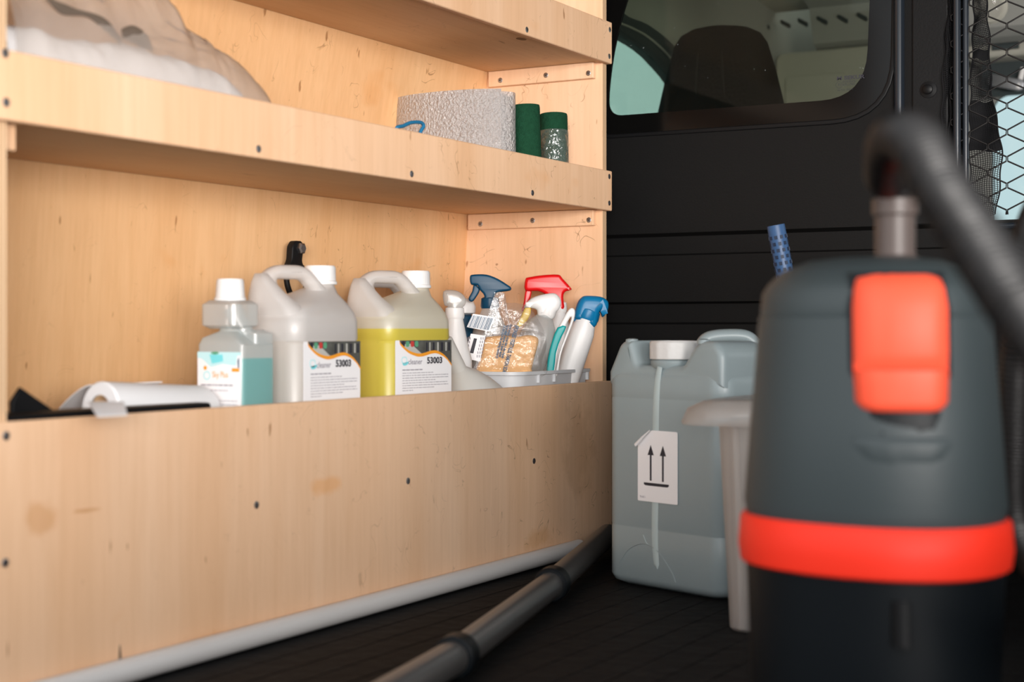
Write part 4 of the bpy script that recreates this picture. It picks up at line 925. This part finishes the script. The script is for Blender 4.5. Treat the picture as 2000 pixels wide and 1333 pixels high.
# bubble wrap: flattened roll standing on end
t = thing('bubble_wrap_roll', 'flattened roll of clear bubble wrap standing on the middle shelf', 'bubble wrap', (-1.27, 2.058, ZM))
def oval(hx, hy, n=64): return [(hx * math.copysign(abs(math.cos(2 * PI * i / n)) ** 0.9, math.cos(2 * PI * i / n)), hy * math.sin(2 * PI * i / n)) for i in range(n)]
hz = 0.153
from mathutils import noise as nz
mb = MB(); rs = []
for j in range(24):
    z = hz * j / 23; row = []
    for i, (x, y) in enumerate(oval(0.104, 0.044, 120)):
        s_ = 1 + 0.008 * nz.noise(Vector((x * 60, y * 60, z * 26))) + 0.003 * nz.noise(Vector((x * 210, y * 210, z * 150)))
        row.append((x * s_, y * s_, z))
    rs.append(row)
mb.rings(rs, caps=(True, False)); mb.done('outer_layer', 'bubble', t, smooth=80)
for k_, q in enumerate((0.86, 0.70, 0.5)):
    MB().rings([[(x * q, y * q, z) for x, y in oval(0.104, 0.044)] for z in (0.001, hz - 0.001 - 0.001 * k_)], caps=(False, False)).done('inner_layer', 'bubble', t, smooth=80)
# overlapping outer flap whose edge shows on the near right
rs = []
for j in range(12):
    z = 0.001 + (hz + 0.002) * j / 11; row = []
    for i in range(20):
        a = -PI * 0.95 + (PI * 0.95 - 0.50) * i / 19 
        q = 1.045 + 0.012 * nz.noise(Vector((a * 4, z * 60, 2)))
        row.append((0.104 * q * math.cos(a), 0.044 * q * math.sin(a) - 0.002, z))
    rs.append(row + [(x * 0.98, y * 0.98, z_) for x, y, z_ in row[::-1]])
MB().rings(rs).done('outer_flap', 'bubble', t, smooth=80)
# green scourer rolls
def groll(label, px, X, topy, r, tiltx, tilty, band, w=None):
    p = at_x(px, topy, X)
    t = thing('scouring_pad_roll', label, 'scouring pad', (p.x, p.y, ZM), rot=(tiltx, tilty, 0), group='green scouring rolls on the middle shelf')
    h = p.z - ZM
    rs = []; n = 64
    def spiral(z, rr):
        out = []
        for i in range(n):
            a = 2 * PI * i / n + 0.4; q = rr * (1 + 0.10 * (i / n))
            out.append((q * math.cos(a), q * math.sin(a), z))
        return out
    MB().rings([spiral(0, r * 0.97), spiral(0.004, r), spiral(h - 0.004, r), spiral(h, r * 0.96), spiral(h - 0.0005, r * 0.5), spiral(h - 0.012, r * 0.28)]).done('rolled_pad', 'green', t, smooth=50)
    turn = [(r * (0.3 + 0.65 * f) * math.cos(f * 12), r * (0.3 + 0.65 * f) * math.sin(f * 12), h) for f in [i / 60 for i in range(61)]]
    if band:
        MB().lathe([(r * 1.07, h * 0.14), (r * 1.13, h * 0.2), (r * 1.12, h * 0.5), (r * 1.13, h * 0.78), (r * 1.11, h * 0.80)], 48, caps=(False, False)).done('plastic_band', 'sleeve', t, smooth=60)
    return t
groll('dark green scouring pad rolled up bare, touching the bubble wrap', 1032, -1.166, 206, 0.0205, 0.0, math.radians(-2), False)
groll('green scouring pad roll in a clear plastic sleeve, nearest the side panel', 1084, -1.172, 222, 0.0215, math.radians(-3), math.radians(-3), True)
# loop of blue cord
cpx = [at_x(790, 262, -1.150), at_x(787, 249, -1.150), at_x(800, 245, -1.150), at_x(812, 239, -1.152), at_x(826, 239, -1.156), at_x(832, 246, -1.156), at_x(829, 256, -1.154), at_x(826, 272, -1.154)]
cpx = [Vector((-1.160, q.y, q.z)) if q.z > ZM else q for q in cpx]
cpx = [cpx[0] - Vector((0.004, 0, 0.06))] + cpx + [cpx[-1] - Vector((0.004, 0, 0.05))]
cpx = [Vector((q.x, q.y, max(q.z, ZM + 0.003))) for q in cpx]
o = MB().tube(spline(cpx, 8), 0.0026, 10).done('blue_cord', 'cord', smooth=60)
tag(o, 'loop of blue cord showing over the middle shelf lip beside the bubble wrap', 'cord')
# strap ends of blue cord seen as one; plastic bag with folded white cloths at the near end
ya, yb = 1.06, at_x(492, 180, -1.17).y
def mound(name, m, par, X0, X1, top, amp, seed, ny=60, nx=22, z0=ZM + 0.001, fr=90, side=0.35):
    """heap between X0 and X1; top(y) gives its height"""
    mb = MB(); rows = []
    for i in range(ny + 1):
        y = ya + (yb_ - ya) * i / ny; row = []
        for j in range(nx + 1):
            f = j / nx; x = X0 + (X1 - X0) * f; q = max(0.0, 1 - abs(2 * f - 1) ** 5)
            h = top(y) * q ** side
            d = amp * (nz.noise(Vector((x * fr + seed, y * fr * 0.6, 0))) + 0.5 * nz.noise(Vector((x * fr * 2.3 + seed, y * fr * 1.7, 4))))
            row.append(mb.b.verts.new((x, y, z0 + max(0.0005, h + d * min(1, h * 30)))))
        rows.append(row)
    for a_, b_ in zip(rows, rows[1:]):
        for k_ in range(nx): mb.b.faces.new((a_[k_], a_[k_ + 1], b_[k_ + 1], b_[k_]))
    return mb.done(name, m, par, smooth=80, base=par.location)
def prof_fn(pts, X):
    P = [(at_x(px, py, X).y, at_x(px, py, X).z - ZM) for px, py in pts]
    def f(y):
        if y <= P[0][0]: return P[0][1]
        for (a_, ha), (b_, hb) in zip(P, P[1:]):
            if y <= b_: return ha + (hb - ha) * (y - a_) / (b_ - a_)
        return 0.0
    return f
yb_ = at_x(502, 190, -1.19).y
t = thing('plastic_bag', 'large clear plastic bag slumped over white cloths on the middle shelf', 'plastic bag', (-1.24, 1.3, ZM))
fbag = prof_fn([(15, -40), (240, -30), (318, -18), (345, 45), (400, 80), (445, 112), (480, 150), (500, 182), (512, 250)], -1.19)
mound('film', 'bagfilm', t, -1.345, -1.150, fbag, 0.006, 3.0, 110, 34, fr=60)
# grey print showing on the film
mk = [(92, -5), (115, 14), (140, 22), (175, 30), (205, 48), (226, 70), (236, 82)]
mkp = [at_x(px, py, -1.158) for px, py in mk]
MB().tube(spline(mkp, 6), lambda f: (0.0006, 0.003 + 0.003 * math.sin(f * 7) ** 2), 12, flat=(1, 0, 0)).done('printed_mark', 'bagmark', t, base=t.location)
mkp = [at_x(px, py, -1.157) for px, py in ((238, 66), (262, 68), (285, 84), (296, 98))]
MB().tube(spline(mkp, 6), lambda f: (0.0008, 0.003 + 0.007 * math.sin(PI * min(1, f + 0.1)) ** 1), 12, flat=(1, 0, 0)).done('printed_mark', 'bagmark', t, base=t.location)
t = thing('cleaning_cloth', 'white cloths heaped inside the clear bag on the middle shelf', 'cloth', (-1.25, 1.3, ZM))
fcl = prof_fn([(15, 30), (60, 44), (120, 62), (200, 82), (300, 92), (380, 112), (440, 140), (478, 172), (490, 230)], -1.175)
yb_ = at_x(488, 180, -1.19).y
mound('folds', 'paper', t, -1.325, -1.160, fcl, 0.007, 8.0, 80, 24, fr=34)

# ================================================================== JERRYCAN
CP = Vector((-0.964, 1.962, 0)); ax_ = Vector((0.94, -0.34, 0)).normalized(); yaw = math.atan2(ax_.y, ax_.x)
Wc, Dc, Hc = 0.222, 0.235, 0.338
t = thing('jerrycan', 'large grey-green jerrycan with an off-white screw cap beside the plywood panel', 'jerrycan', (CP.x, CP.y, 0), yaw)
hw, hd = Wc / 2, Dc / 2
mb = MB(); S_ = []
S_.append((0.0, hw, hd, hw - 0.016, hd - 0.016, 0.022)); S_.append((0.006, hw, hd, hw - 0.004, hd - 0.004, 0.024)); S_.append((0.014, hw, hd, hw, hd, 0.026))
for z in (0.083,): S_ += [(z - 0.0012, hw, hd, hw, hd, 0.026), (z, hw, hd, hw - 0.0004, hd - 0.0004, 0.026), (z + 0.0012, hw, hd, hw, hd, 0.026)]
for z in (0.262,): S_ += [(z - 0.001, hw, hd, hw, hd, 0.026), (z, hw, hd, hw - 0.0004, hd - 0.0004, 0.026), (z + 0.001, hw, hd, hw, hd, 0.026)]
S_ += [(0.288, hw, hd, hw, hd, 0.026), (0.297, hw, hd, hw - 0.004, hd - 0.003, 0.026), (0.303, hw, hd, hw - 0.011, hd - 0.008, 0.024), (0.306, hw, hd, hw - 0.020, hd - 0.016, 0.020)]
mb.loft(S_, 8)
body = mb.done('body', 'can', t, smooth=50)
# shoulders: a front-view profile with the cap recess, run through the depth
sh = shape([(0.004, 0.280), (0.004, 0.298), (0.028, 0.341), (0.050, 0.342), (0.062, 0.308), (0.146, 0.308), (0.172, 0.342), (Wc - 0.014, 0.342), (Wc - 0.003, 0.325), (Wc - 0.003, 0.280)],
           [0, 0.001, 0.010, 0.004, 0.005, 0.008, 0.014, 0.012, 0.008, 0])
plate('shoulder', sh, 0.090, 'can', t, T=frame((0, 0.0475, 0), (1, 0, 0), (0, 0, 1)), bev=0.010)
sh2 = shape([(0.002, 0.295), (0.004, 0.315), (0.030, 0.332), (Wc - 0.030, 0.332), (Wc - 0.004, 0.315), (Wc - 0.002, 0.295)], [0, 0.01, 0.02, 0.02, 0.01, 0])
plate('shoulder', sh2, 0.150, 'can', t, T=frame((0, 0.155, 0), (1, 0, 0), (0, 0, 1)), bev=0.012)
for x, y in ((0.040, 0.015), (0.125, 0.11), (0.176, 0.014)):
    MB().lathe([(0.0095, 0.338), (0.0085, 0.3435), (0.004, 0.3448)], 20, c=(x, y)).done('stacking_stud', 'can', t)
# handle behind the cap
hp = [(0.130, 0.055, 0.318), (0.132, 0.060, 0.336), (0.138, 0.068, 0.345), (0.154, 0.085, 0.348), (0.172, 0.105, 0.346), (0.182, 0.115, 0.332)]
MB().tube(spline(hp, 6), (0.010, 0.013), 16).done('handle', 'can', t, smooth=60)
MB().lathe([(0.028, 0.304), (0.031, 0.310), (0.031, 0.314), (0.028, 0.3165)], 32, c=(0.105, 0.030)).done('neck_ring', 'can', t)
cap = MB().lathe([(0.0335, 0.3165), (0.0340, 0.3175), (0.0340, 0.339), (0.0325, 0.3415), (0.0270, 0.3418), (0.0265, 0.3395), (0.0005, 0.3395)], 60, c=(0.105, 0.033), ribs=(12, 0.035, 0.0330)).done('cap', 'cancap', t, smooth=25)
# pale level stripe, soft crease at the foot, side fluting
st = [(0.108, 0.0005, 0.306), (0.104, 0.0002, 0.285), (0.101, 0.0002, 0.24), (0.100, 0.0002, 0.15), (0.099, 0.0002, 0.08), (0.101, 0.0002, 0.045), (0.104, 0.0005, 0.030)]
MB().tube(spline(st, 5), lambda f: (0.0012, 0.0062 * (0.75 + 0.25 * math.sin(PI * f)) * (1 if f < 0.93 else max(0.15, (1 - f) / 0.07))), 10, flat=(0, -1, 0)).done('level_stripe', 'canlight', t, smooth=60)
for yy in (0.075, 0.100, 0.128):
    MB().tube(spline([(Wc - 0.003, yy, 0.30), (Wc + 0.002, yy, 0.285), (Wc + 0.0035, yy, 0.24), (Wc + 0.0035, yy, 0.06), (Wc + 0.001, yy, 0.03), (Wc - 0.003, yy, 0.018)], 5), (0.005, 0.0065), 10, flat=(1, 0, 0)).done('side_rib', 'can', t, smooth=60)
ar_ = [(0.030, -0.0002, 0.030), (0.050, -0.0003, 0.052), (0.078, -0.0003, 0.062), (0.105, -0.0003, 0.054), (0.130, -0.0003, 0.030), (0.138, -0.0002, 0.016)]
MB().tube(spline(ar_, 6), 0.0007, 6).done('mould_line', 'can', t)
MB().tube(spline([(0.077, -0.0003, 0.074), (0.083, -0.0003, 0.064), (0.090, -0.0003, 0.060)], 4), 0.0005, 6).done('scratch', 'canlight', t)
# this-way-up sticker with a curled corner
T = frame((0, 0, 0), (1, 0, 0), (0, 0, 1))
s0, s1, q0, q1 = 0.068, 0.143, 0.121, 0.219
stk = plate('sticker', shape([(s0, q0), (s1, q0), (s1, q1), (s0 + 0.026, q1), (s0, q1 - 0.020)], [0.002, 0.002, 0.003, 0.002, 0.001]), 0.0005, 'labelwhite', t, T=off(T, 0, 0, 0.0015), smooth=0)
mb = MB(); aA, bB = Vector((s0, 0, q1 - 0.020)), Vector((s0 + 0.026, 0, q1))
mb.tube([aA + Vector((0, -0.006, -0.001)), (aA + bB) / 2 + Vector((0, -0.006, 0)), bB + Vector((0, -0.005, 0))], lambda f: (0.0034 * (1 - 0.75 * f), 0.0022 * (1 - 0.7 * f)), 10).done('curled_corner', 'paper', stk)
for x in (s0 + 0.025, s0 + 0.048):
    plate('print', [(x - 0.0016, q0 + 0.029), (x + 0.0016, q0 + 0.029), (x + 0.0016, q1 - 0.034), (x + 0.0058, q1 - 0.034), (x, q1 - 0.020), (x - 0.0058, q1 - 0.034), (x - 0.0016, q1 - 0.034)], 0.0002, 'ink', stk, T=off(T, 0, 0, 0.0019), smooth=0)
plate('print', [(s0 + 0.012, q0 + 0.026), (s0 + 0.012, q0 + 0.0235), (s0 + 0.015, q0 + 0.0220), (s0 + 0.056, q0 + 0.0220), (s0 + 0.059, q0 + 0.0235), (s0 + 0.059, q0 + 0.026)], 0.0002, 'ink', stk, T=off(T, 0, 0, 0.0019), smooth=0)
text('print', '70-6811', 0.0042, 'inkgrey', stk, off(T, s0 + 0.004, q0 + 0.0045, 0.0019), sx=0.8)

# ================================================================== TUB beside the jerrycan
t = thing('plastic_tub', 'tall translucent tapered plastic tub with rolled rim in front of the jerrycan', 'tub', (-0.545, 1.780, 0))
hx, hy, H = 0.150, 0.075, 0.275
mb = MB()
secs = [(0.0, 0, 0, hx - 0.014, hy - 0.012, 0.02), (0.003, 0, 0, hx - 0.011, hy - 0.009, 0.022), (H - 0.030, 0, 0, hx + 0.002, hy, 0.03), (H - 0.030, 0, 0, hx + 0.004, hy, 0.03)]
mb.loft(secs, 8, caps=(True, False)); mb.done('body', 'tub', t, smooth=40)
MB().loft([(H - 0.031, 0, 0, hx + 0.046, hy + 0.020, 0.045), (H - 0.028, 0, 0, hx + 0.047, hy + 0.021, 0.045), (H - 0.012, 0, 0, hx + 0.040, hy + 0.018, 0.045), (H - 0.003, 0, 0, hx + 0.022, hy + 0.012, 0.04), (H, 0, 0, hx + 0.006, hy + 0.002, 0.03), (H - 0.001, 0, 0, hx - 0.001, hy - 0.004, 0.03)], 8, caps=(False, False)).done('rim', 'tub', t, smooth=50)
for sx_, sy_ in ((-0.118, -1), (-0.092, -1), (0.10, -1)):
    MB().tube([(sx_, -hy + 0.010, 0.004), (sx_ - 0.004, -hy - 0.001, H - 0.031)], 0.0045, 10).done('rib', 'tub', t)
MB().tube([(-hx + 0.010, -0.02, 0.004), (-hx - 0.004, -0.02, H - 0.031)], 0.0045, 10).done('rib', 'tub', t)
plate('rim_clip', shape([(-0.010, -0.010), (0.010, -0.010), (0.010, 0.002), (0.0, 0.011), (-0.010, 0.002)], 0.002), 0.003, 'tub', t, T=frame((-0.085, -hy - 0.021, H - 0.018), (1, 0, 0), (0, 0, 1)), holes=(rrect(-0.005, -0.010 + 0.003, 0.005, 0.003, 0.002),), bev=0.0008)

# ================================================================== BLUE PERFORATED GRIP
a = at_d(1515, 440, 2.26); dirv = (at_d(1543, 590, 2.265) - a).normalized()
Lg = 0.145; b = a + dirv * Lg; ft = a + dirv * ((a.z - 0.002) / -dirv.z)
t = thing('telescopic_pole', 'pole with blue dotted sleeve leaning behind the jerrycan', 'pole', ft)
T = Matrix.Translation(a - ft) @ dirv.to_track_quat('Z', 'Y').to_matrix().to_4x4()
MB().lathe([(0.0105, 0.0), (0.0128, 0.0), (0.0132, 0.002), (0.0132, Lg), (0.011, Lg), (0.0105, 0.0)], 32, caps=(False, False)).done('sleeve', 'bluegrip', t, T=T)
mb = MB()
for r_ in range(13):
    for c_ in range(10):
        an = 2 * PI * c_ / 10 + (PI / 10 if r_ % 2 else 0); zz_ = 0.018 + r_ * 0.0096
        Tm = Matrix.Rotation(an, 4, 'Z') @ Matrix.Translation((0.0131, 0, zz_))
        vs = [Tm @ Vector(v) for v in ((-0.0005, -0.0022, -0.0026), (0.0006, -0.0022, -0.0026), (0.0006, 0.0022, -0.0026), (-0.0005, 0.0022, -0.0026), (-0.0005, -0.0022, 0.0026), (0.0006, -0.0022, 0.0026), (0.0006, 0.0022, 0.0026), (-0.0005, 0.0022, 0.0026))]
        mb.hexa(vs)
q = mb.done('grip_dots', 'bluedark', t, T=T, smooth=0); q['kind'] = 'stuff'
MB().tube([b - ft - dirv * 0.001, dirv * -0.0], 0.0105, 20).done('pole_tube', 'bluedark', t)

# ================================================================== PIPES ON THE FLOOR
r_ = 0.0125
a = Vector((XF + 0.0105 + r_ + 0.0015, 0.80, r_ + 0.0014)); b = Vector((XF + 0.0105 + r_ + 0.0015, 2.16, r_ + 0.0014))
t = thing('white_pipe', 'white plastic pipe lying along the foot of the plywood front panel', 'pipe', (a.x, 1.48, 0))
MB().tube([a, b], r_, 24).done('tube', 'whitepipe', t, base=t.location)
rg = 0.0175
g1 = Vector((-1.078, 2.207, rg + 0.012)); g0 = Vector((-0.952, 1.782, rg + 0.006)); gm = Vector((-0.839, 1.359, rg + 0.002))
t = thing('vacuum_wand', 'grey vacuum cleaner wand with black ring joints lying on the black floor', 'vacuum wand', (g0.x, g0.y, 0))
d1 = (g1 - g0).normalized()
MB().tube([gm, g0, g1], rg, 28).done('straight_tube', 'greytube', t, base=t.location)
MB().tube(spline([gm + (gm - g0).normalized() * -0.02, gm, Vector((-0.815, 1.26, rg + 0.004)), Vector((-0.786, 1.111, rg + 0.004)), Vector((-0.765, 0.95, rg + 0.004))], 8), rg * 1.02, 28).done('bent_tube', 'greytube', t, base=t.location, smooth=60)
for c in (g0, gm):
    dd = (g0 - gm).normalized()
    MB().tube([c - dd * 0.014, c - dd * 0.012, c + dd * 0.012, c + dd * 0.014], lambda f: rg + (0.003 if f in (0, 1) else 0.0055), 28).done('ring_joint', 'vacdark', t, base=t.location)

# ================================================================== VACUUM CLEANER
VC = at_d(1706, 1085, 1.28); VC = Vector((VC.x, VC.y, 0))
t = thing('vacuum_cleaner', 'dark grey drum vacuum cleaner with red band, latch and black hose in the foreground', 'vacuum cleaner', VC, math.radians(29.6))
# local: -y faces the lens, x to its right; plan is an oval whose long axis is turned to near right
ang = math.radians(-38)
def vring(z, a_, b_, dx=0.0, dy=0.0, n=96, p=2.35):
    out = []; a_ *= 0.945; b_ *= 0.945
    for i in range(n):
        q = 2 * PI * i / n; c_, s_ = math.cos(q), math.sin(q)
        x = a_ * math.copysign(abs(c_) ** (2 / p), c_); y = b_ * math.copysign(abs(s_) ** (2 / p), s_)
        out.append((dx + x * math.cos(ang) - y * math.sin(ang), dy + x * math.sin(ang) + y * math.cos(ang), z))
    return out
def vbody(zs_, name, m, sm=40):
    return MB().rings([vring(z, a_, b_, *(r[0:] if r else ())) for z, a_, b_, *r in zs_]).done(name, m, t, smooth=sm)
vbody([(0.020, 0.096, 0.078), (0.026, 0.100, 0.082), (0.045, 0.102, 0.084), (0.048, 0.106, 0.088), (0.120, 0.109, 0.091), (0.150, 0.110, 0.092), (0.168, 0.111, 0.093)], 'drum', 'vacdark')
vbody([(0.164, 0.113, 0.095), (0.166, 0.1155, 0.0975), (0.180, 0.1175, 0.0995), (0.202, 0.1155, 0.0975), (0.205, 0.113, 0.095)], 'band', 'vacred')
vbody([(0.204, 0.110, 0.092), (0.215, 0.1125, 0.0945), (0.290, 0.1065, 0.0885), (0.340, 0.102, 0.084), (0.368, 0.100, 0.082), (0.3695, 0.098, 0.080), (0.372, 0.0985, 0.0805), (0.388, 0.097, 0.079), (0.397, 0.091, 0.073), (0.407, 0.080, 0.062), (0.415, 0.058, 0.044), (0.418, 0.030, 0.022)], 'motor_head', 'vac', 35)
for k_ in range(4):
    a_ = PI / 4 + k_ * PI / 2
    w_ = t; cx_, cy_ = 0.078 * math.cos(a_), 0.070 * math.sin(a_)
    wh = MB().lathe([(0.013, -0.008), (0.015, -0.006), (0.015, 0.006), (0.013, 0.008)], 24).done('wheel', 'black', t, T=Matrix.Translation((cx_, cy_, 0.015)) @ Matrix.Rotation(PI / 2, 4, 'Y'))
    MB().box((cx_ - 0.010, cy_ - 0.006, 0.018), (cx_ + 0.010, cy_ + 0.006, 0.030)).done('wheel_mount', 'black', t, smooth=0)
# front plane of the oval under the latch
def front(x, a_, b_):
    pts = vring(0, a_, b_, n=240); pts = [q for q in pts if q[1] < 0]; return min(pts, key=lambda q: abs(q[0] - x))[1]
kv = 1.19 / F
def lz(py): return EYE + (HOR - py) * kv
lx0, lx1 = -0.0335, 0.0365
def conform(name, x0, x1, zlist, m, thick, nx=14, sm=45, ab=(0.106, 0.088), ease=0.004):
    """shell that follows the curved front; zlist of (z, body scale a,b, inset of both sides)"""
    mb = MB(); outer_, inner_ = [], []
    for z, a_, b_, ins, dep in zlist:
        ro, ri = [], []
        for i in range(nx + 1):
            x = (x0 + ins) + (x1 - x0 - 2 * ins) * i / nx; yf = front(x, a_, b_); e_ = min(1, min(i, nx - i) / 1.5)
            ro.append((x, yf - dep * (0.35 + 0.65 * e_), z)); ri.append((x, yf + 0.010, z))
        outer_.append(ro + ri[::-1])
    return mb.rings(outer_).done(name, m, t, smooth=sm)
conform('latch', lx0, lx1, [(lz(806), 0.1045, 0.0865, 0.012, 0.003), (lz(800), 0.1045, 0.0865, 0.006, 0.007), (lz(786), 0.104, 0.086, 0.001, 0.009), (lz(724), 0.1025, 0.0845, 0.0, 0.010), (lz(721), 0.1025, 0.0845, 0.0, 0.0025),
     (lz(708), 0.102, 0.084, 0.0, 0.006), (lz(690), 0.102, 0.084, 0.0, 0.008), (lz(600), 0.100, 0.082, 0.0, 0.008), (lz(562), 0.098, 0.080, 0.002, 0.006), (lz(545), 0.094, 0.076, 0.004, 0.004), (lz(530), 0.088, 0.070, 0.009, 0.003)], 'vaclatch', 0.01)
conform('latch_surround', lx0 - 0.003, lx1 + 0.003, [(lz(835), 0.1055, 0.0875, 0.004, 0.001), (lz(806), 0.1045, 0.0865, 0.0, 0.0015), (lz(600), 0.100, 0.082, 0.0, 0.0015), (lz(530), 0.092, 0.074, 0.004, 0.001)], 'vacdark', 0.01)
conform('latch_catch', lx0 + 0.003, lx1 - 0.003, [(lz(856), 0.1055, 0.0875, 0.012, 0.0012), (lz(850), 0.1055, 0.0875, 0.005, 0.0018), (lz(835), 0.105, 0.087, 0.0, 0.0022), (lz(804), 0.1045, 0.0865, 0.0, 0.0022)], 'vacdark', 0.01)
conform('scoop', lx0 - 0.002, lx1 + 0.002, [(lz(915), 0.108, 0.090, 0.016, 0.0002), (lz(896), 0.1075, 0.0895, 0.006, 0.0025), (lz(872), 0.107, 0.089, 0.0, 0.0035), (lz(858), 0.1065, 0.0885, 0.0, 0.0030), (lz(853), 0.1065, 0.0885, 0.002, 0.0002)], 'vac', 0.01)
MB().tube([(-0.002, front(0, 0.109, 0.091) - 0.002, 0.150), (-0.002, front(0, 0.109, 0.091) - 0.004, 0.115)], (0.005, 0.008), 12).done('drum_rib', 'black', t)
# hose stub on the lid
MB().lathe([(0.024, 0.404), (0.022, 0.416), (0.0165, 0.420), (0.0165, 0.452), (0.019, 0.454), (0.019, 0.466), (0.016, 0.468)], 28, c=(0.018, 0.0)).done('hose_stub', 'stem', t)
# hose, ribbed, looping up towards the lens and away to the right, hanging at the far right
stub = Matrix.Translation(VC) @ Matrix.Rotation(math.radians(29.6), 4, 'Z') @ Vector((0.018, 0, 0.466))
hp = [stub, stub + Vector((0, 0, 0.035)), at_d(1733, 345, 1.17), at_d(1742, 280, 1.05), at_d(1785, 272, 0.95), at_d(1842, 372, 0.89), at_d(1905, 470, 0.85), at_d(1990, 600, 0.80), at_d(2120, 780, 0.76), at_d(2280, 1050, 0.82), at_d(2300, 1260, 1.0),
      at_d(2120, 1200, 1.25), at_d(1990, 1050, 1.42), at_d(1980, 850, 1.45), at_d(1992, 640, 1.44), at_d(2022, 440, 1.38), at_d(2120, 300, 1.3)]
pth = spline(hp, 60)
L_ = [0.0]
for a_, b_ in zip(pth, pth[1:]): L_.append(L_[-1] + (b_ - a_).length)
step = 0.0009; tot = L_[-1]; res = []; j = 0
for i in range(int(tot / step)):
    s_ = i * step
    while L_[j + 1] < s_: j += 1
    f = (s_ - L_[j]) / max(1e-9, L_[j + 1] - L_[j]); res.append(pth[j].lerp(pth[j + 1], f))
nR = len(res)
Tv = (Matrix.Translation(VC) @ Matrix.Rotation(math.radians(29.6), 4, 'Z')).inverted()
hose = MB().tube(res, lambda f: 0.0158 + 0.0015 * math.cos(2 * PI * f * (nR - 1) * step / 0.0056), 16).done('hose', 'hose', t, smooth=0, T=Tv)
hose.data.shade_smooth()

# ================================================================== WIRE MESH SCREEN AND NETS
YM = YB - 0.012
t = thing('wire_mesh_screen', 'black diamond wire mesh screen covering the opening beside the bulkhead post', 'wire mesh', (yz(1940, 300, YM)[0], YM, zlo))
nd = lambda px, py: yz(px, py, YM)
# spacing measured on the screen
x_a = nd(1906, 200)[0]; x_b = nd(1980, 200)[0]
pitchx = 0.0285; pitchz = 0.0405
xz0 = nd(1948, 104); 
for c_ in range(-3, 15):
    pts = []; zz_ = zlo - 0.01; n_ = 0
    xc = xz0[0] + c_ * pitchx
    kk = -14
    while True:
        z = xz0[1] + kk * pitchz / 2 + (pitchz / 2 if c_ % 2 else 0); 
        if z > 1.24: break
        s_ = -1 if kk % 2 else 1
        if z > zlo - 0.005:
            xo = s_ * (pitchx / 2 - 0.0012)
            pts += [(xc + xo, YM, z - 0.0035), (xc + xo, YM + 0.0012 * s_, z + 0.0035)]
        kk += 1
    if xc < x0m - 0.03: continue
    mb = MB().tube(pts, 0.0013, 7).done('wire', 'wire', t, base=t.location, smooth=60)
    if c_ > 12: break
# frame tubes on the left of the opening
for px, r_, m_, dy in ((1874, 0.006, 'pole', -0.004), (1889, 0.0050, 'pole', 0.002)):
    x = yz(px, 200)[0]
    MB().tube([(x, YM + dy, zlo - 0.02), (x, YM + dy, 1.32)], r_, 16).done('frame_rod', m_, t, base=t.location)
MB().tube([(yz(1874, 200)[0], YM, zlo - 0.010), (0.6, YM, zlo - 0.010)], 0.005, 12).done('frame_rod', 'pole', t, base=t.location)
# black net strip hanging behind the mesh, frayed widths, two dense bands
def netstrip(label, pts_l, pts_r, Y, rows, cols, dense, name='safety_net'):
    P0 = [at_y(px, py, Y) for px, py in pts_l]; P1 = [at_y(px, py, Y) for px, py in pts_r]
    base = P0[-1].copy()
    t = thing(name, label, 'net', base)
    A = spline(P0, 12); B = spline(P1, 12)
    def S2(u, v):
        i = min(int(v * (len(A) - 1)), len(A) - 2); f = v * (len(A) - 1) - i
        a_ = A[i].lerp(A[i + 1], f); b_ = B[i].lerp(B[i + 1], f); q = a_.lerp(b_, u)
        return q + Vector((0.0015 * math.sin(v * 40 + u * 3), 0.004 * math.sin(u * 5 + v * 9), 0.002 * math.sin(u * 7)))
    mb = MB()
    for c_ in range(cols + 1):
        mb.tube([S2(c_ / cols, k_ / 90) for k_ in range(91)], 0.00065 if 0 < c_ < cols else 0.0014, 4)
    for r_ in range(rows + 1):
        mb.tube([S2(k_ / 8, r_ / rows) for k_ in range(9)], 0.00065, 4)
    o_ = mb.done('netting', 'net', t, smooth=0, base=base); o_['kind'] = 'stuff'
    for v0, v1 in dense:
        rs = [[S2(u / 10, v0 + (v1 - v0) * j_ / 8) for u in range(11)] for j_ in range(9)]
        rs = [r + [q + Vector((0, 0.0012, 0)) for q in r[::-1]] for r in rs]
        MB().rings(rs).done('woven_band', 'net', t, base=base, smooth=60)
    return t
netstrip('black net strip hanging behind the wire mesh with two solid woven bands', [(1902, -40), (1900, 60), (1897, 180), (1894, 300), (1893, 420)], [(1924, -40), (1930, 60), (1937, 180), (1957, 300), (1944, 420)], YB + 0.03, 130, 13, [(0.33, 0.37), (0.54, 0.74)])
netstrip('narrow black net edging between the bolted post plate and the mesh', [(1846, -40), (1845, 60), (1843, 180), (1841, 300), (1842, 410)], [(1863, -40), (1862, 60), (1858, 180), (1855, 300), (1856, 410)], YB - 0.006, 130, 5, [])
